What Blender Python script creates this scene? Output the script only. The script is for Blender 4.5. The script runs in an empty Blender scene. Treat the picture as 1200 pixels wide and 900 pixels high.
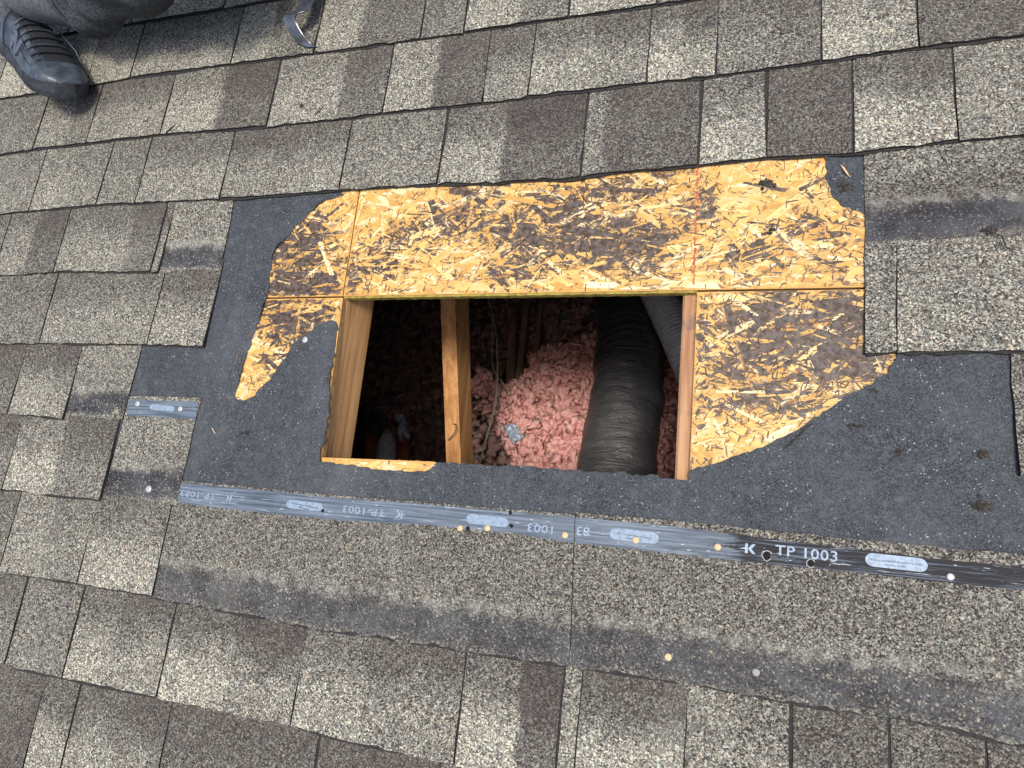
import bpy, bmesh, math, random
import numpy as np
from mathutils import Vector, Matrix
from mathutils.geometry import delaunay_2d_cdt

random.seed(7)
rng = np.random.default_rng(11)
scene = bpy.context.scene

# ------------------------------------------------------------------ camera
# the roof plane is described in its own coordinates: u along the eave, v up the slope, n out of the roof
PITCH = math.radians(22.6)
ROOF = Matrix.Rotation(PITCH, 4, 'X')
RC = np.array([[0.9486125478454938, 0.09676080209778501, -0.3012832243047629],
               [0.025751609207827736, -0.9725498166392192, -0.23126545089621228],
               [-0.3153903750802934, 0.21162278075012228, -0.9250647058310557]])
CAM = np.array([0.31662848, 0.16063688, 0.92869606])
F = 798.577682
cam_data = bpy.data.cameras.new("camera")
cam = bpy.data.objects.new("camera", cam_data)
scene.collection.objects.link(cam)
scene.camera = cam
M3 = Matrix((RC.T @ np.diag([1, -1, -1])).tolist()).to_4x4()
cam.matrix_world = ROOF @ (Matrix.Translation(Vector(CAM)) @ M3)
cam_data.sensor_width = 36.0
cam_data.lens = F / 1200 * 36
cam_data.clip_start = 0.02
cam_data.clip_end = 500.0

# ------------------------------------------------------------------ light
SUN_TO = Vector((-0.19, 0.45, -0.88)).normalized()      # direction the sunlight travels
elev = math.asin(-SUN_TO.z)
world = bpy.data.worlds.new("World")
scene.world = world
world.use_nodes = True
wn = world.node_tree
bg = wn.nodes['Background']
sky = wn.nodes.new('ShaderNodeTexSky')
sky.sky_type = 'NISHITA'
sky.sun_disc = False
sky.sun_elevation = elev
sky.sun_rotation = math.atan2(-SUN_TO.x, -SUN_TO.y)
sky.dust_density = 3.0
sky.air_density = 0.8
wn.links.new(sky.outputs[0], bg.inputs[0])
bg.inputs[1].default_value = 0.15
sl = bpy.data.lights.new("sun", 'SUN')
sl.energy = 2.3
sl.angle = math.radians(12)
sl.color = (1.0, 0.95, 0.88)
sun = bpy.data.objects.new("sun", sl)
scene.collection.objects.link(sun)
sun.rotation_mode = 'QUATERNION'
sun.rotation_quaternion = SUN_TO.to_track_quat('-Z', 'Y')
sun.location = (0.5, -3, 6)
scene.view_settings.view_transform = 'Standard'
scene.view_settings.look = 'None'
scene.view_settings.gamma = 1.0
scene.view_settings.exposure = 0.43

# ------------------------------------------------------------------ helpers
E_ = 0.143      # exposure of one shingle course
COL = scene.collection.objects

def at(px, py, n=0.0):
    """point of the photograph -> (u, v) on the plane at height n over the deck"""
    r = RC.T @ np.array([(px - 600) / F, (py - 450) / F, 1.0])
    s = (n - CAM[2]) / r[2]
    p = CAM + s * r
    return float(p[0]), float(p[1])

WR = np.array([[1, 0, 0], [0, math.cos(PITCH), -math.sin(PITCH)], [0, math.sin(PITCH), math.cos(PITCH)]])
CW = WR @ CAM

def atz(px, py, z):
    """point of the photograph -> world point on the level plane z"""
    r = WR @ (RC.T @ np.array([(px - 600) / F, (py - 450) / F, 1.0]))
    s = (z - CW[2]) / r[2]
    return CW + s * r

def mesh(name, verts, faces, mats, parent=None, smooth=False, uv=None, attrs=None, midx=None, M=None):
    me = bpy.data.meshes.new(name)
    me.from_pydata([tuple(map(float, v)) for v in verts], [], [tuple(map(int, f)) for f in faces])
    for m in (mats if isinstance(mats, (list, tuple)) else [mats]):
        me.materials.append(m)
    if uv is not None:
        l = me.uv_layers.new(name="UVMap")
        vi = np.empty(len(me.loops), dtype=np.int32)
        me.loops.foreach_get('vertex_index', vi)
        l.data.foreach_set('uv', np.asarray(uv, dtype=np.float32)[vi].ravel())
    for k, (typ, dat) in (attrs or {}).items():
        a = me.attributes.new(k, typ, 'POINT')
        a.data.foreach_set('color' if typ == 'FLOAT_COLOR' else 'value', np.asarray(dat, dtype=np.float32).ravel())
    if midx is not None:
        me.polygons.foreach_set('material_index', np.asarray(midx, dtype=np.int32))
    if smooth:
        me.polygons.foreach_set('use_smooth', np.ones(len(me.polygons), dtype=bool))
    me.update()
    o = bpy.data.objects.new(name, me)
    COL.link(o)
    if parent is not None:
        o.parent = parent
    if M is not None:
        o.matrix_basis = M
    return o

def tag(o, label=None, cat=None, group=None, kind=None):
    if label: o['label'] = label
    if cat: o['category'] = cat
    if group: o['group'] = group
    if kind: o['kind'] = kind
    return o

def empty(name, M, label, cat, group=None):
    o = bpy.data.objects.new(name, None)
    o.empty_display_size = 0.1
    COL.link(o)
    o.matrix_world = M
    return tag(o, label, cat, group)

class MB:
    def __init__(s): s.v = []; s.f = []
    def add(s, vs, fs):
        b = len(s.v); s.v += [tuple(map(float, v)) for v in vs]; s.f += [tuple(b + i for i in f) for f in fs]
    def box(s, a, b):
        (x0, y0, z0), (x1, y1, z1) = a, b
        s.add([(x0,y0,z0),(x1,y0,z0),(x1,y1,z0),(x0,y1,z0),(x0,y0,z1),(x1,y0,z1),(x1,y1,z1),(x0,y1,z1)],
              [(0,3,2,1),(4,5,6,7),(0,1,5,4),(1,2,6,5),(2,3,7,6),(3,0,4,7)])
    def tube(s, pts, rad, k=8, cap=True, squash=None):
        pts = [Vector(p) for p in pts]
        rad = rad if hasattr(rad, '__len__') else [rad] * len(pts)
        t0 = (pts[1] - pts[0]).normalized()
        ref = Vector((0, 0, 1)) if abs(t0.z) < .9 else Vector((1, 0, 0))
        nrm = (ref - t0 * ref.dot(t0)).normalized()
        vs, fs = [], []
        for i, p in enumerate(pts):
            t = (pts[min(i+1, len(pts)-1)] - pts[max(i-1, 0)]).normalized()
            nrm = (nrm - t * nrm.dot(t)).normalized()
            bn = t.cross(nrm)
            for j in range(k):
                a = 2 * math.pi * j / k
                vs.append(p + (nrm * math.cos(a) + bn * math.sin(a) * (squash or 1)) * rad[i])
        for i in range(len(pts) - 1):
            for j in range(k):
                a, b = i*k + j, i*k + (j+1) % k
                fs.append((a, b, b + k, a + k))
        if cap:
            fs.append(tuple(range(k - 1, -1, -1))); fs.append(tuple((len(pts)-1)*k + j for j in range(k)))
        s.add(vs, fs)
    def build(s, name, mat, parent=None, smooth=False, M=None, **kw):
        return mesh(name, s.v, s.f, mat, parent, smooth, M=M, **kw)

def inside(P, poly):
    """vectorised point in polygon"""
    P = np.asarray(P, float); poly = np.asarray(poly, float)
    x, y = P[:, 0], P[:, 1]
    c = np.zeros(len(P), bool)
    j = len(poly) - 1
    for i in range(len(poly)):
        xi, yi = poly[i]; xj, yj = poly[j]
        if yi != yj:
            k = ((yi > y) != (yj > y)) & (x < (xj - xi) * (y - yi) / (yj - yi) + xi)
            c ^= k
        j = i
    return c

def dist_poly(P, poly):
    P = np.asarray(P, float); poly = np.asarray(poly, float)
    d = np.full(len(P), 1e9)
    for i in range(len(poly)):
        a, b = poly[i], poly[(i+1) % len(poly)]
        ab = b - a; L = max(ab @ ab, 1e-12)
        t = np.clip(((P - a) @ ab) / L, 0, 1)
        d = np.minimum(d, np.linalg.norm(P - (a + t[:, None] * ab), axis=1))
    return d

def ragged(poly, step, amp):
    """resample a closed outline and roughen it"""
    out = []
    for i in range(len(poly)):
        a, b = np.array(poly[i]), np.array(poly[(i+1) % len(poly)])
        L = np.linalg.norm(b - a); k = max(1, int(L / step))
        for j in range(k):
            out.append(tuple(a + (b - a) * j / k + rng.normal(0, amp, 2)))
    return out

# ------------------------------------------------------------------ node materials
class N:
    def __init__(s, name):
        s.m = bpy.data.materials.new(name); s.m.use_nodes = True
        s.t = s.m.node_tree; s.b = s.t.nodes['Principled BSDF']
    def n(s, typ, **kw):
        nd = s.t.nodes.new(typ)
        for k, v in kw.items(): setattr(nd, k, v)
        return nd
    def lk(s, a, b): s.t.links.new(a, b)
    def val(s, x, sock):
        if isinstance(x, (int, float)): sock.default_value = x
        elif isinstance(x, (tuple, list)): sock.default_value = tuple(x) + ((1.0,) if len(x) == 3 and sock.type == 'RGBA' else ())
        else: s.lk(x, sock)
    def math(s, op, a, b=0.0, c=None, clamp=False):
        nd = s.n('ShaderNodeMath', operation=op, use_clamp=clamp)
        s.val(a, nd.inputs[0]); s.val(b, nd.inputs[1])
        if c is not None: s.val(c, nd.inputs[2])
        return nd.outputs[0]
    def mix(s, f, a, b, mode='MIX'):
        nd = s.n('ShaderNodeMix', data_type='RGBA', blend_type=mode)
        s.val(f, nd.inputs[0]); s.val(a, nd.inputs[6]); s.val(b, nd.inputs[7])
        return nd.outputs[2]
    def fmix(s, f, a, b):
        nd = s.n('ShaderNodeMix', data_type='FLOAT')
        s.val(f, nd.inputs[0]); s.val(a, nd.inputs[2]); s.val(b, nd.inputs[3])
        return nd.outputs[0]
    def ss(s, x, lo, hi, a=0.0, b=1.0):
        nd = s.n('ShaderNodeMapRange', interpolation_type='SMOOTHSTEP')
        s.val(x, nd.inputs[0]); s.val(lo, nd.inputs[1]); s.val(hi, nd.inputs[2]); s.val(a, nd.inputs[3]); s.val(b, nd.inputs[4])
        return nd.outputs[0]
    def ramp(s, f, stops, interp='LINEAR'):
        nd = s.n('ShaderNodeValToRGB'); cr = nd.color_ramp; cr.interpolation = interp
        while len(cr.elements) < len(stops): cr.elements.new(0.5)
        for e, (p, c) in zip(cr.elements, stops):
            e.position = p; e.color = tuple(c) + (1.0,)
        s.val(f, nd.inputs[0]); return nd.outputs[0]
    def obj(s, scale=None, rot=None):
        tc = s.n('ShaderNodeTexCoord').outputs['Object']
        if scale is None and rot is None: return tc
        mp = s.n('ShaderNodeMapping'); s.lk(tc, mp.inputs[0])
        if scale: mp.inputs['Scale'].default_value = scale
        if rot: mp.inputs['Rotation'].default_value = rot
        return mp.outputs[0]
    def noise(s, vec, scale, detail=4, rough=.55, out=0, dist=0.0):
        nd = s.n('ShaderNodeTexNoise'); s.lk(vec, nd.inputs['Vector'])
        nd.inputs['Scale'].default_value = scale; nd.inputs['Detail'].default_value = detail
        nd.inputs['Roughness'].default_value = rough; nd.inputs['Distortion'].default_value = dist
        return nd.outputs[out]
    def vor(s, vec, scale, feature='F1', rand=1.0):
        nd = s.n('ShaderNodeTexVoronoi', feature=feature); s.lk(vec, nd.inputs['Vector'])
        nd.inputs['Scale'].default_value = scale; nd.inputs['Randomness'].default_value = rand
        return nd
    def attr(s, name):
        nd = s.n('ShaderNodeAttribute', attribute_name=name); return nd
    def sep(s, v):
        nd = s.n('ShaderNodeSeparateXYZ'); s.lk(v, nd.inputs[0]); return nd.outputs
    def bump(s, h, strength, dist):
        nd = s.n('ShaderNodeBump'); s.val(h, nd.inputs['Height']); nd.inputs['Strength'].default_value = strength
        nd.inputs['Distance'].default_value = dist; s.lk(nd.outputs[0], s.b.inputs['Normal']); return nd
    def out(s, col=None, rough=.9, metal=0.0, spec=.3):
        if col is not None: s.val(col, s.b.inputs['Base Color'])
        s.val(rough, s.b.inputs['Roughness']); s.val(metal, s.b.inputs['Metallic'])
        s.b.inputs['Specular IOR Level'].default_value = spec
        return s.m

def granule_mat():
    m = N('mineral_granule_shingle')
    o = m.obj()
    tone = m.attr('tone')           # left tone, right tone, split, darkness of the top
    band = m.attr('band').outputs['Fac']
    sp = m.n('ShaderNodeSeparateColor'); m.lk(tone.outputs['Color'], sp.inputs[0])
    tl, tr, split = sp.outputs[0], sp.outputs[1], sp.outputs[2]
    top = tone.outputs['Alpha']
    uvn = m.n('ShaderNodeUVMap', uv_map='UVMap').outputs[0]
    uu, vv, _ = m.sep(uvn)
    n1 = m.noise(o, 55, 3)
    nb = m.noise(o, 14, 4, .6)
    nf = m.noise(o, 260, 2)
    du = m.math('MULTIPLY_ADD', m.math('SUBTRACT', n1, .5), .12, uu)
    lr = m.ss(du, m.math('SUBTRACT', split, .03), m.math('ADD', split, .03))
    t = m.fmix(lr, tl, tr)
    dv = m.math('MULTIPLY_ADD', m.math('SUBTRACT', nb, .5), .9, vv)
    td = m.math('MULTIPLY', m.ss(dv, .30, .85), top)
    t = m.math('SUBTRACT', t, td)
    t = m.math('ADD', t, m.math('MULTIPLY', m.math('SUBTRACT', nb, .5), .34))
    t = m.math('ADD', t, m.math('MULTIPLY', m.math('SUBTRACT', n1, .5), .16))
    t = m.math('MAXIMUM', t, 0.0)
    # two sizes of granule
    va = m.vor(o, 460); vb = m.vor(o, 860)
    ca = m.n('ShaderNodeSeparateColor'); m.lk(va.outputs['Color'], ca.inputs[0])
    cb = m.n('ShaderNodeSeparateColor'); m.lk(vb.outputs['Color'], cb.inputs[0])
    pick = m.math('GREATER_THAN', ca.outputs[2], .45)
    r = m.fmix(pick, cb.outputs[0], ca.outputs[0])
    hue = m.fmix(pick, cb.outputs[1], ca.outputs[1])
    x = m.math('ADD', m.math('MULTIPLY', r, .76), m.math('MULTIPLY', t, .53))
    x = m.math('SUBTRACT', x, .160)
    warm = m.ramp(x, [(0.0, (.016, .013, .012)), (.22, (.042, .034, .029)), (.40, (.100, .083, .070)), (.60, (.188, .165, .138)),
                      (.80, (.36, .32, .24)), (1.0, (.76, .67, .49))])
    cool = m.ramp(x, [(0.0, (.015, .015, .015)), (.22, (.038, .037, .034)), (.40, (.090, .088, .076)), (.60, (.172, .180, .158)),
                      (.80, (.31, .33, .285)), (1.0, (.60, .61, .50))])
    col = m.mix(m.ss(hue, .35, .65), warm, cool)
    # dark tabs are brown, light ones greenish grey
    col = m.mix(m.math('MULTIPLY', m.ss(t, .15, .5, 1, 0), .55), col, m.mix(.5, col, (.112, .090, .078)))
    # old sealant band with few granules left
    bv = m.math('ADD', vv, m.math('MULTIPLY', m.math('SUBTRACT', nb, .5), .12))
    bv = m.math('ADD', bv, m.math('MULTIPLY', m.math('SUBTRACT', n1, .5), .13))
    bm = m.math('MULTIPLY', m.math('MULTIPLY', m.ss(bv, .03, .10), m.ss(bv, .25, .39, 1, 0)), band)
    gran = m.math('LESS_THAN', ca.outputs[1], m.fmix(n1, -.25, .75))
    tar = m.mix(m.ss(nb, .35, .65), (.024, .025, .029), (.070, .073, .080))
    tar = m.mix(m.math('MULTIPLY', m.ss(nf, .55, .75), .4), tar, (.17, .18, .19))
    bm2 = m.math('MULTIPLY', bm, m.math('SUBTRACT', 1.0, m.math('MULTIPLY', gran, .62)))
    col = m.mix(bm2, col, tar)
    # pale dusty rim just above the band
    rim = m.math('MULTIPLY', m.math('MULTIPLY', m.ss(bv, .30, .36), m.ss(bv, .37, .44, 1, 0)), band)
    col = m.mix(m.math('MULTIPLY', m.math('MULTIPLY', rim, m.ss(n1, .4, .6)), .38), col, (.34, .33, .29))
    # worn spots where granules are gone
    bald = m.math('MULTIPLY', m.ss(m.noise(o, 34, 5, .75, dist=.5), .66, .71), m.math('SUBTRACT', 1.0, m.math('MULTIPLY', gran, .5)))
    col = m.mix(m.math('MULTIPLY', bald, .75), col, (.045, .042, .040))
    # grey dust
    col = m.mix(m.math('MULTIPLY', m.ss(m.noise(o, 5.5, 5, .7), .52, .72), .20), col, (.25, .235, .20))
    h = m.math('ADD', m.math('MULTIPLY', va.outputs['Distance'], -1.0), m.math('MULTIPLY', vb.outputs['Distance'], -.6))
    h = m.math('ADD', h, m.math('MULTIPLY', n1, .8))
    m.bump(h, .9, .0012)
    return m.out(col, m.fmix(bm2, .88, .6), spec=.25)

def felt_mat():
    m = N('roofing_felt'); o = m.obj()
    nb = m.noise(o, 8, 7, .75); nf = m.noise(o, 420, 2); nm = m.noise(o, 60, 4, .7)
    v = m.vor(o, 850)
    cs = m.n('ShaderNodeSeparateColor'); m.lk(v.outputs['Color'], cs.inputs[0])
    base = m.mix(m.ss(nb, .3, .7), (.011, .014, .018), (.038, .045, .054))
    base = m.mix(m.ss(cs.outputs[0], .2, 1.0, 0, .62), base, (.112, .120, .130))
    base = m.mix(m.math('MULTIPLY', m.ss(nm, .5, .75), .35), base, (.13, .14, .15))
    spk = m.math('GREATER_THAN', cs.outputs[1], m.ss(m.noise(o, 9, 3), .35, .75, .999, .985))
    base = m.mix(m.math('MULTIPLY', spk, .8), base, (.42, .41, .37))
    base = m.mix(m.math('MULTIPLY', m.ss(m.noise(m.obj((1, .5, 1)), 3.2, 6, .75), .5, .78), .40), base, (.16, .165, .17))
    h = m.math('ADD', m.math('MULTIPLY', nf, .5), m.math('ADD', m.math('MULTIPLY', nm, 1.5), m.math('MULTIPLY', m.noise(o, 16, 3), 5.0)))
    m.bump(h, .55, .0012)
    return m.out(base, .8, spec=.35)

def osb_mat():
    m = N('osb_strand_wood'); o = m.obj()
    fc = m.attr('fcol').outputs['Color']; st = m.attr('stain').outputs['Fac']
    uvn = m.n('ShaderNodeUVMap', uv_map='UVMap').outputs[0]
    mp = m.n('ShaderNodeMapping'); m.lk(uvn, mp.inputs[0]); mp.inputs['Scale'].default_value = (30, 500, 1)
    g = m.noise(mp.outputs[0], 1.0, 4, .6)
    col = m.mix(m.math('MULTIPLY', m.ss(g, .35, .7), .42), fc, m.mix(.55, fc, (.33, .15, .04)))
    rot = m.n('ShaderNodeMapping'); m.lk(uvn, rot.inputs[0]); rot.inputs['Scale'].default_value = (70, 260, 1)
    r1 = m.noise(rot.outputs[0], 1.0, 6, .72)
    r2 = m.noise(o, 42, 6, .75, dist=1.2)
    r = m.math('ADD', m.math('ADD', m.math('MULTIPLY', r1, .42), m.math('MULTIPLY', r2, .36)), m.math('MULTIPLY', m.noise(o, 15, 4, .6, dist=.8), .22))
    thr = m.math('SUBTRACT', .642, m.math('MULTIPLY', st, .215))
    k = m.ss(r, m.math('SUBTRACT', thr, .012), m.math('ADD', thr, .02))
    tar = m.mix(m.ss(m.noise(o, 130, 4), .35, .65), (.014, .011, .010), (.092, .076, .078))
    # brown resin shade around the tar
    k2 = m.ss(r, m.math('SUBTRACT', thr, .075), thr)
    col = m.mix(m.math('MULTIPLY', k2, .35), col, (.36, .19, .07))
    col = m.mix(m.math('MULTIPLY', k, .93), col, tar)
    m.bump(m.math('ADD', g, m.math('MULTIPLY', r2, 1.5)), .5, .0008)
    return m.out(col, m.fmix(k, .62, .5), spec=.4)

def wood_mat(name, axis_scale, light, dark, stain=(.10, .075, .055), amt=.35):
    m = N(name); o = m.obj(axis_scale)
    g = m.noise(o, 1.0, 5, .6, dist=.6)
    g2 = m.noise(m.obj(tuple(a * 4.5 for a in axis_scale)), 1.0, 3, .6)
    col = m.ramp(g, [(.30, dark), (.45, tuple((a + b) / 2 for a, b in zip(light, dark))), (.55, light), (.75, tuple(min(1, a * 1.18) for a in light))])
    col = m.mix(m.math('MULTIPLY', m.ss(g2, .5, .62), .38), col, dark)
    w = m.obj()
    col = m.mix(m.math('MULTIPLY', m.ss(m.noise(w, 16, 3, .5), .60, .68), amt), col, stain)
    v = m.vor(w, 7)
    col = m.mix(m.math('MULTIPLY', m.ss(v.outputs['Distance'], .03, .085, 1, 0), .8), col, (.09, .045, .02))
    m.bump(m.math('ADD', g, m.math('MULTIPLY', g2, .6)), .35, .0012)
    return m.out(col, .7, spec=.3)

def plain(name, col, rough=.6, metal=0.0, spec=.4, nscale=None, amt=.25, bump=0.0, col2=None):
    m = N(name); o = m.obj()
    c = col
    if nscale:
        nn = m.noise(o, nscale, 5, .65)
        c = m.mix(m.ss(nn, .35, .7), col, col2 or tuple(x * (1 - amt) for x in col))
        if bump: m.bump(nn, .5, bump)
    return m.out(c, rough, metal, spec)

def strip_mat():
    m = N('sealant_release_strip'); o = m.obj()
    uvn = m.n('ShaderNodeUVMap', uv_map='UVMap').outputs[0]
    mp = m.n('ShaderNodeMapping'); m.lk(uvn, mp.inputs[0]); mp.inputs['Scale'].default_value = (9, 340, 1)
    s1 = m.noise(mp.outputs[0], 1, 4, .6)
    uu, vv, _ = m.sep(uvn)
    nb = m.noise(o, 18, 4, .6)
    bare = m.attr('bare').outputs['Fac']
    film = m.mix(m.ss(s1, .38, .62), (.060, .082, .108), (.155, .19, .23))
    film = m.mix(m.math('MULTIPLY', m.ss(nb, .45, .7), .4), film, (.12, .145, .18))
    tar = m.mix(m.ss(s1, .50, .66), (.006, .006, .009), (.09, .115, .15))
    mp2 = m.n('ShaderNodeMapping'); m.lk(uvn, mp2.inputs[0]); mp2.inputs['Scale'].default_value = (24, 330, 1)
    fl = m.noise(mp2.outputs[0], 1, 5, .7)
    kb = m.ss(m.math('ADD', bare, m.math('ADD', m.math('MULTIPLY', m.math('SUBTRACT', nb, .5), .7), m.math('MULTIPLY', m.math('SUBTRACT', fl, .5), 1.6))), .40, .66)
    col = m.mix(kb, film, tar)
    col = m.mix(m.math('MULTIPLY', m.ss(fl, .60, .66), .7), col, (.42, .48, .53))
    m.bump(m.math('ADD', s1, fl), .25, .0005)
    return m.out(col, m.fmix(kb, .5, .6), spec=.25)

def fibre_mat(name, a, b, c):
    m = N(name); o = m.obj()
    n1 = m.noise(o, 38, 4, .7); n2 = m.noise(o, 190, 3, .7)
    col = m.mix(m.ss(n1, .32, .68), a, b)
    col = m.mix(m.ss(n2, .52, .75), col, c)
    m.bump(m.math('ADD', n2, n1), .8, .004)
    m.b.inputs['Subsurface Weight'].default_value = 0.0
    return m.out(col, .95, spec=.1)

def duct_mat():
    m = N('black_duct_jacket'); o = m.obj()
    uvn = m.n('ShaderNodeUVMap', uv_map='UVMap').outputs[0]
    mp = m.n('ShaderNodeMapping'); m.lk(uvn, mp.inputs[0]); mp.inputs['Scale'].default_value = (8, 48, 1)
    n1 = m.noise(mp.outputs[0], 1, 5, .6, dist=.9); n2 = m.noise(o, 26, 5, .7)
    col = m.mix(m.ss(n1, .40, .85), (.072, .072, .076), (.14, .14, .146))
    col = m.mix(m.math('MULTIPLY', m.ss(n2, .52, .7), .5), col, (.14, .13, .125))
    col = m.mix(m.math('MULTIPLY', m.ss(m.noise(o, 90, 4, .8), .68, .74), .6), col, (.26, .24, .23))
    m.bump(m.math('ADD', m.math('MULTIPLY', n1, 1.4), n2), .9, .006)
    return m.out(col, .34, spec=.6)

GRAN = granule_mat()
EDGE = plain('asphalt_edge', (.014, .013, .013), .85, nscale=300, col2=(.04, .038, .036))
FELT = felt_mat()
OSB = osb_mat()
OSB_EDGE = plain('osb_sawn_edge', (.48, .30, .13), .8, nscale=140, col2=(.30, .15, .06), bump=.001)
TNG = plain('painted_groove_edge', (.36, .29, .05), .8, nscale=90, col2=(.20, .12, .03))
RAFTER = wood_mat('rafter_lumber', (55, 2.2, 55), (.78, .44, .19), (.48, .22, .075), amt=.15)
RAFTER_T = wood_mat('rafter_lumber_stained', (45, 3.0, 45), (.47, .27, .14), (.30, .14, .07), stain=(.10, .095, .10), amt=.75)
WEBW = wood_mat('web_lumber', (55, 2.0, 55), (.66, .35, .14), (.40, .18, .06), amt=.15)
DARKW = wood_mat('attic_board', (50, 2.0, 50), (.40, .24, .18), (.25, .15, .11))
STRIP = strip_mat()
PRINT = plain('pale_strip_ink', (.30, .39, .49), .5, nscale=240, col2=(.15, .21, .28))
FADED = plain('faded_strip_ink', (.26, .34, .43), .5, nscale=200, col2=(.16, .21, .27))
SMALLINK = plain('dark_strip_ink', (.10, .14, .19), .5)
NAILM = plain('cream_nail_head', (.56, .45, .25), .55, nscale=300, col2=(.50, .40, .22), bump=.0004)
NAILW = plain('galvanised_nail_head', (.50, .50, .48), .5, .3, nscale=250, col2=(.40, .40, .40))
HOLE = plain('nail_hole_painted_shade', (.006, .006, .006), .9)
CHALK = plain('red_chalk', (.42, .07, .045), .95, nscale=200, col2=(.50, .18, .08))
PINK = fibre_mat('pink_fibreglass', (.68, .30, .26), (.84, .49, .44), (.93, .76, .71))
SHADED = fibre_mat('shaded_fibreglass', (.42, .24, .21), (.50, .33, .29), (.62, .46, .42))  # darker copy of the pink insulation, attic shade put into its colour
DUCT = duct_mat()
SILVER = plain('aluminium_duct', (.92, .92, .93), .5, .05, nscale=80, col2=(.68, .68, .69))
STEEL = plain('brushed_steel', (.26, .265, .27), .36, .9, nscale=45, col2=(.13, .135, .14), bump=.0003)
CABLE = plain('cable_sheath', (.50, .45, .36), .6, nscale=60, col2=(.34, .30, .24))
DRY = plain('attic_drywall', (.35, .33, .30), .9, nscale=8)
UNDER = plain('attic_end_wall_board', (.22, .14, .08), .9, nscale=12)

# ------------------------------------------------------------------ the roof
roof = empty('shingled_roof', ROOF, 'weathered grey-brown asphalt shingle roof with a rectangular hole cut through its bare sheathing', 'roof')

# ---- shingle courses traced where their butt edges run
ROWS = {
 9: None,
 8: [(-60,52),(0,50),(150,27),(283,5),(330,-3)],
 7: [(-60,126),(0,115),(100,100),(153,90),(270,74),(400,57),(500,43),(600,28),(700,14),(800,0)],
 6: [(-60,187),(0,180),(42,173),(100,167),(187,157),(312,147),(400,138),(448,131),(565,119),(590,116),(618,112),(757,96),(839,88),(963,70),(1077,54),(1200,40),(1260,31)],
 5: [(-60,256),(0,250),(112,239),(200,235),(257,232),(330,228),(400,222),(512,214),(577,213),(680,207),(690,204),(818,192),(898,183),(1000,178),(1123,163),(1200,157),(1270,150)],
 4: [(-60,325),(0,322),(62,318),(182,318),(260,318)],
 3: [(-60,402),(0,402),(100,402),(172,403),(238,405)],
 2: [(-60,479),(0,484),(73,490)],
 1: [(-60,563),(0,573),(60,580),(117,586)],
 0: [(-60,658),(0,670),(90,683),(178,698)],
 -1: [(-60,762),(0,778),(95,800),(183,818),(340,850),(400,867),(533,897),(545,900)],
 -2: [(-60,886),(110,926)],
}
# xL, xR (on the butt line), tone left, tone right, where they meet, how dark the upper part is
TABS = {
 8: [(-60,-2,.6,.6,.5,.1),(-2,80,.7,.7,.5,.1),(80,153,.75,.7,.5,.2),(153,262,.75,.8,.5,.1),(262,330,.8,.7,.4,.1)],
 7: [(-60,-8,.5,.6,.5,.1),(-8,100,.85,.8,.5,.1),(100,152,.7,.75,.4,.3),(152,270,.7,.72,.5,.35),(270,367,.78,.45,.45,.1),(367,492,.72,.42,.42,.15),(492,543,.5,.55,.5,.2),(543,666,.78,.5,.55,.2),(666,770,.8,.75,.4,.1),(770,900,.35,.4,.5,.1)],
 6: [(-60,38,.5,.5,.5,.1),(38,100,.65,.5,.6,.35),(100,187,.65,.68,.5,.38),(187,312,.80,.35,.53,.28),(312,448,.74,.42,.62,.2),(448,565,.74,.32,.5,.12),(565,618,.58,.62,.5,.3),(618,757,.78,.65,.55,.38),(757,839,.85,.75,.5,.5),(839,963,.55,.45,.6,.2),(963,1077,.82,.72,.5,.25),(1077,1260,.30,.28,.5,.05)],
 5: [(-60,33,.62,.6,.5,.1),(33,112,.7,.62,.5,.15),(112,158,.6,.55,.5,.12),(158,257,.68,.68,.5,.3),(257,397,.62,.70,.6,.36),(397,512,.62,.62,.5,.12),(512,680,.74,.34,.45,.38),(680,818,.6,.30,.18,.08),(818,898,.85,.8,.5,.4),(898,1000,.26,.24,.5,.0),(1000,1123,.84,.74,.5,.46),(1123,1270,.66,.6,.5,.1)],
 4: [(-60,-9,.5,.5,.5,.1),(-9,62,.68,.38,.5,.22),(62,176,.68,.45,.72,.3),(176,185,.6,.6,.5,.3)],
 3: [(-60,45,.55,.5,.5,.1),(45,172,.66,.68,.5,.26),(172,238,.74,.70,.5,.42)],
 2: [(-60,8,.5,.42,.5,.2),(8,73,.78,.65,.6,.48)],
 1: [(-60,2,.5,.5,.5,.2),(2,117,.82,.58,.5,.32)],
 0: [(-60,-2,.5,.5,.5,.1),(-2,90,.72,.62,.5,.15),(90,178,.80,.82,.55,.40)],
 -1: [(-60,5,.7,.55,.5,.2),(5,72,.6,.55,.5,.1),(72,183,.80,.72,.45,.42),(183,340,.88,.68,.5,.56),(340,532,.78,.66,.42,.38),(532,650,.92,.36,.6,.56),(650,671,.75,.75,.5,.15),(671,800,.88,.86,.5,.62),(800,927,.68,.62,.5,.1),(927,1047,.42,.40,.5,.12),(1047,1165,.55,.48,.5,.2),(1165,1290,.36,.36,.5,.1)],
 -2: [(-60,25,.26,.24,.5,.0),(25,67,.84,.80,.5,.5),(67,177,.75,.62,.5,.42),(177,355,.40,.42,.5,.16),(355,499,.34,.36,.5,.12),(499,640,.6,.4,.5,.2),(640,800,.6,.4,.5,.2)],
}
NTOP0, NTOP1, THK = 0.0105, 0.0045, 0.0040

def row_v(row, u):
    """height up the slope of the butt edge of a course"""
    if row in RV and len(RV[row]) > 1:
        us, vs = zip(*RV[row]); return float(np.interp(u, us, vs))
    return row * E_
RV = {}
for r_, pts in ROWS.items():
    if pts: RV[r_] = sorted(at(x, y, NTOP0) for x, y in pts)

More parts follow.
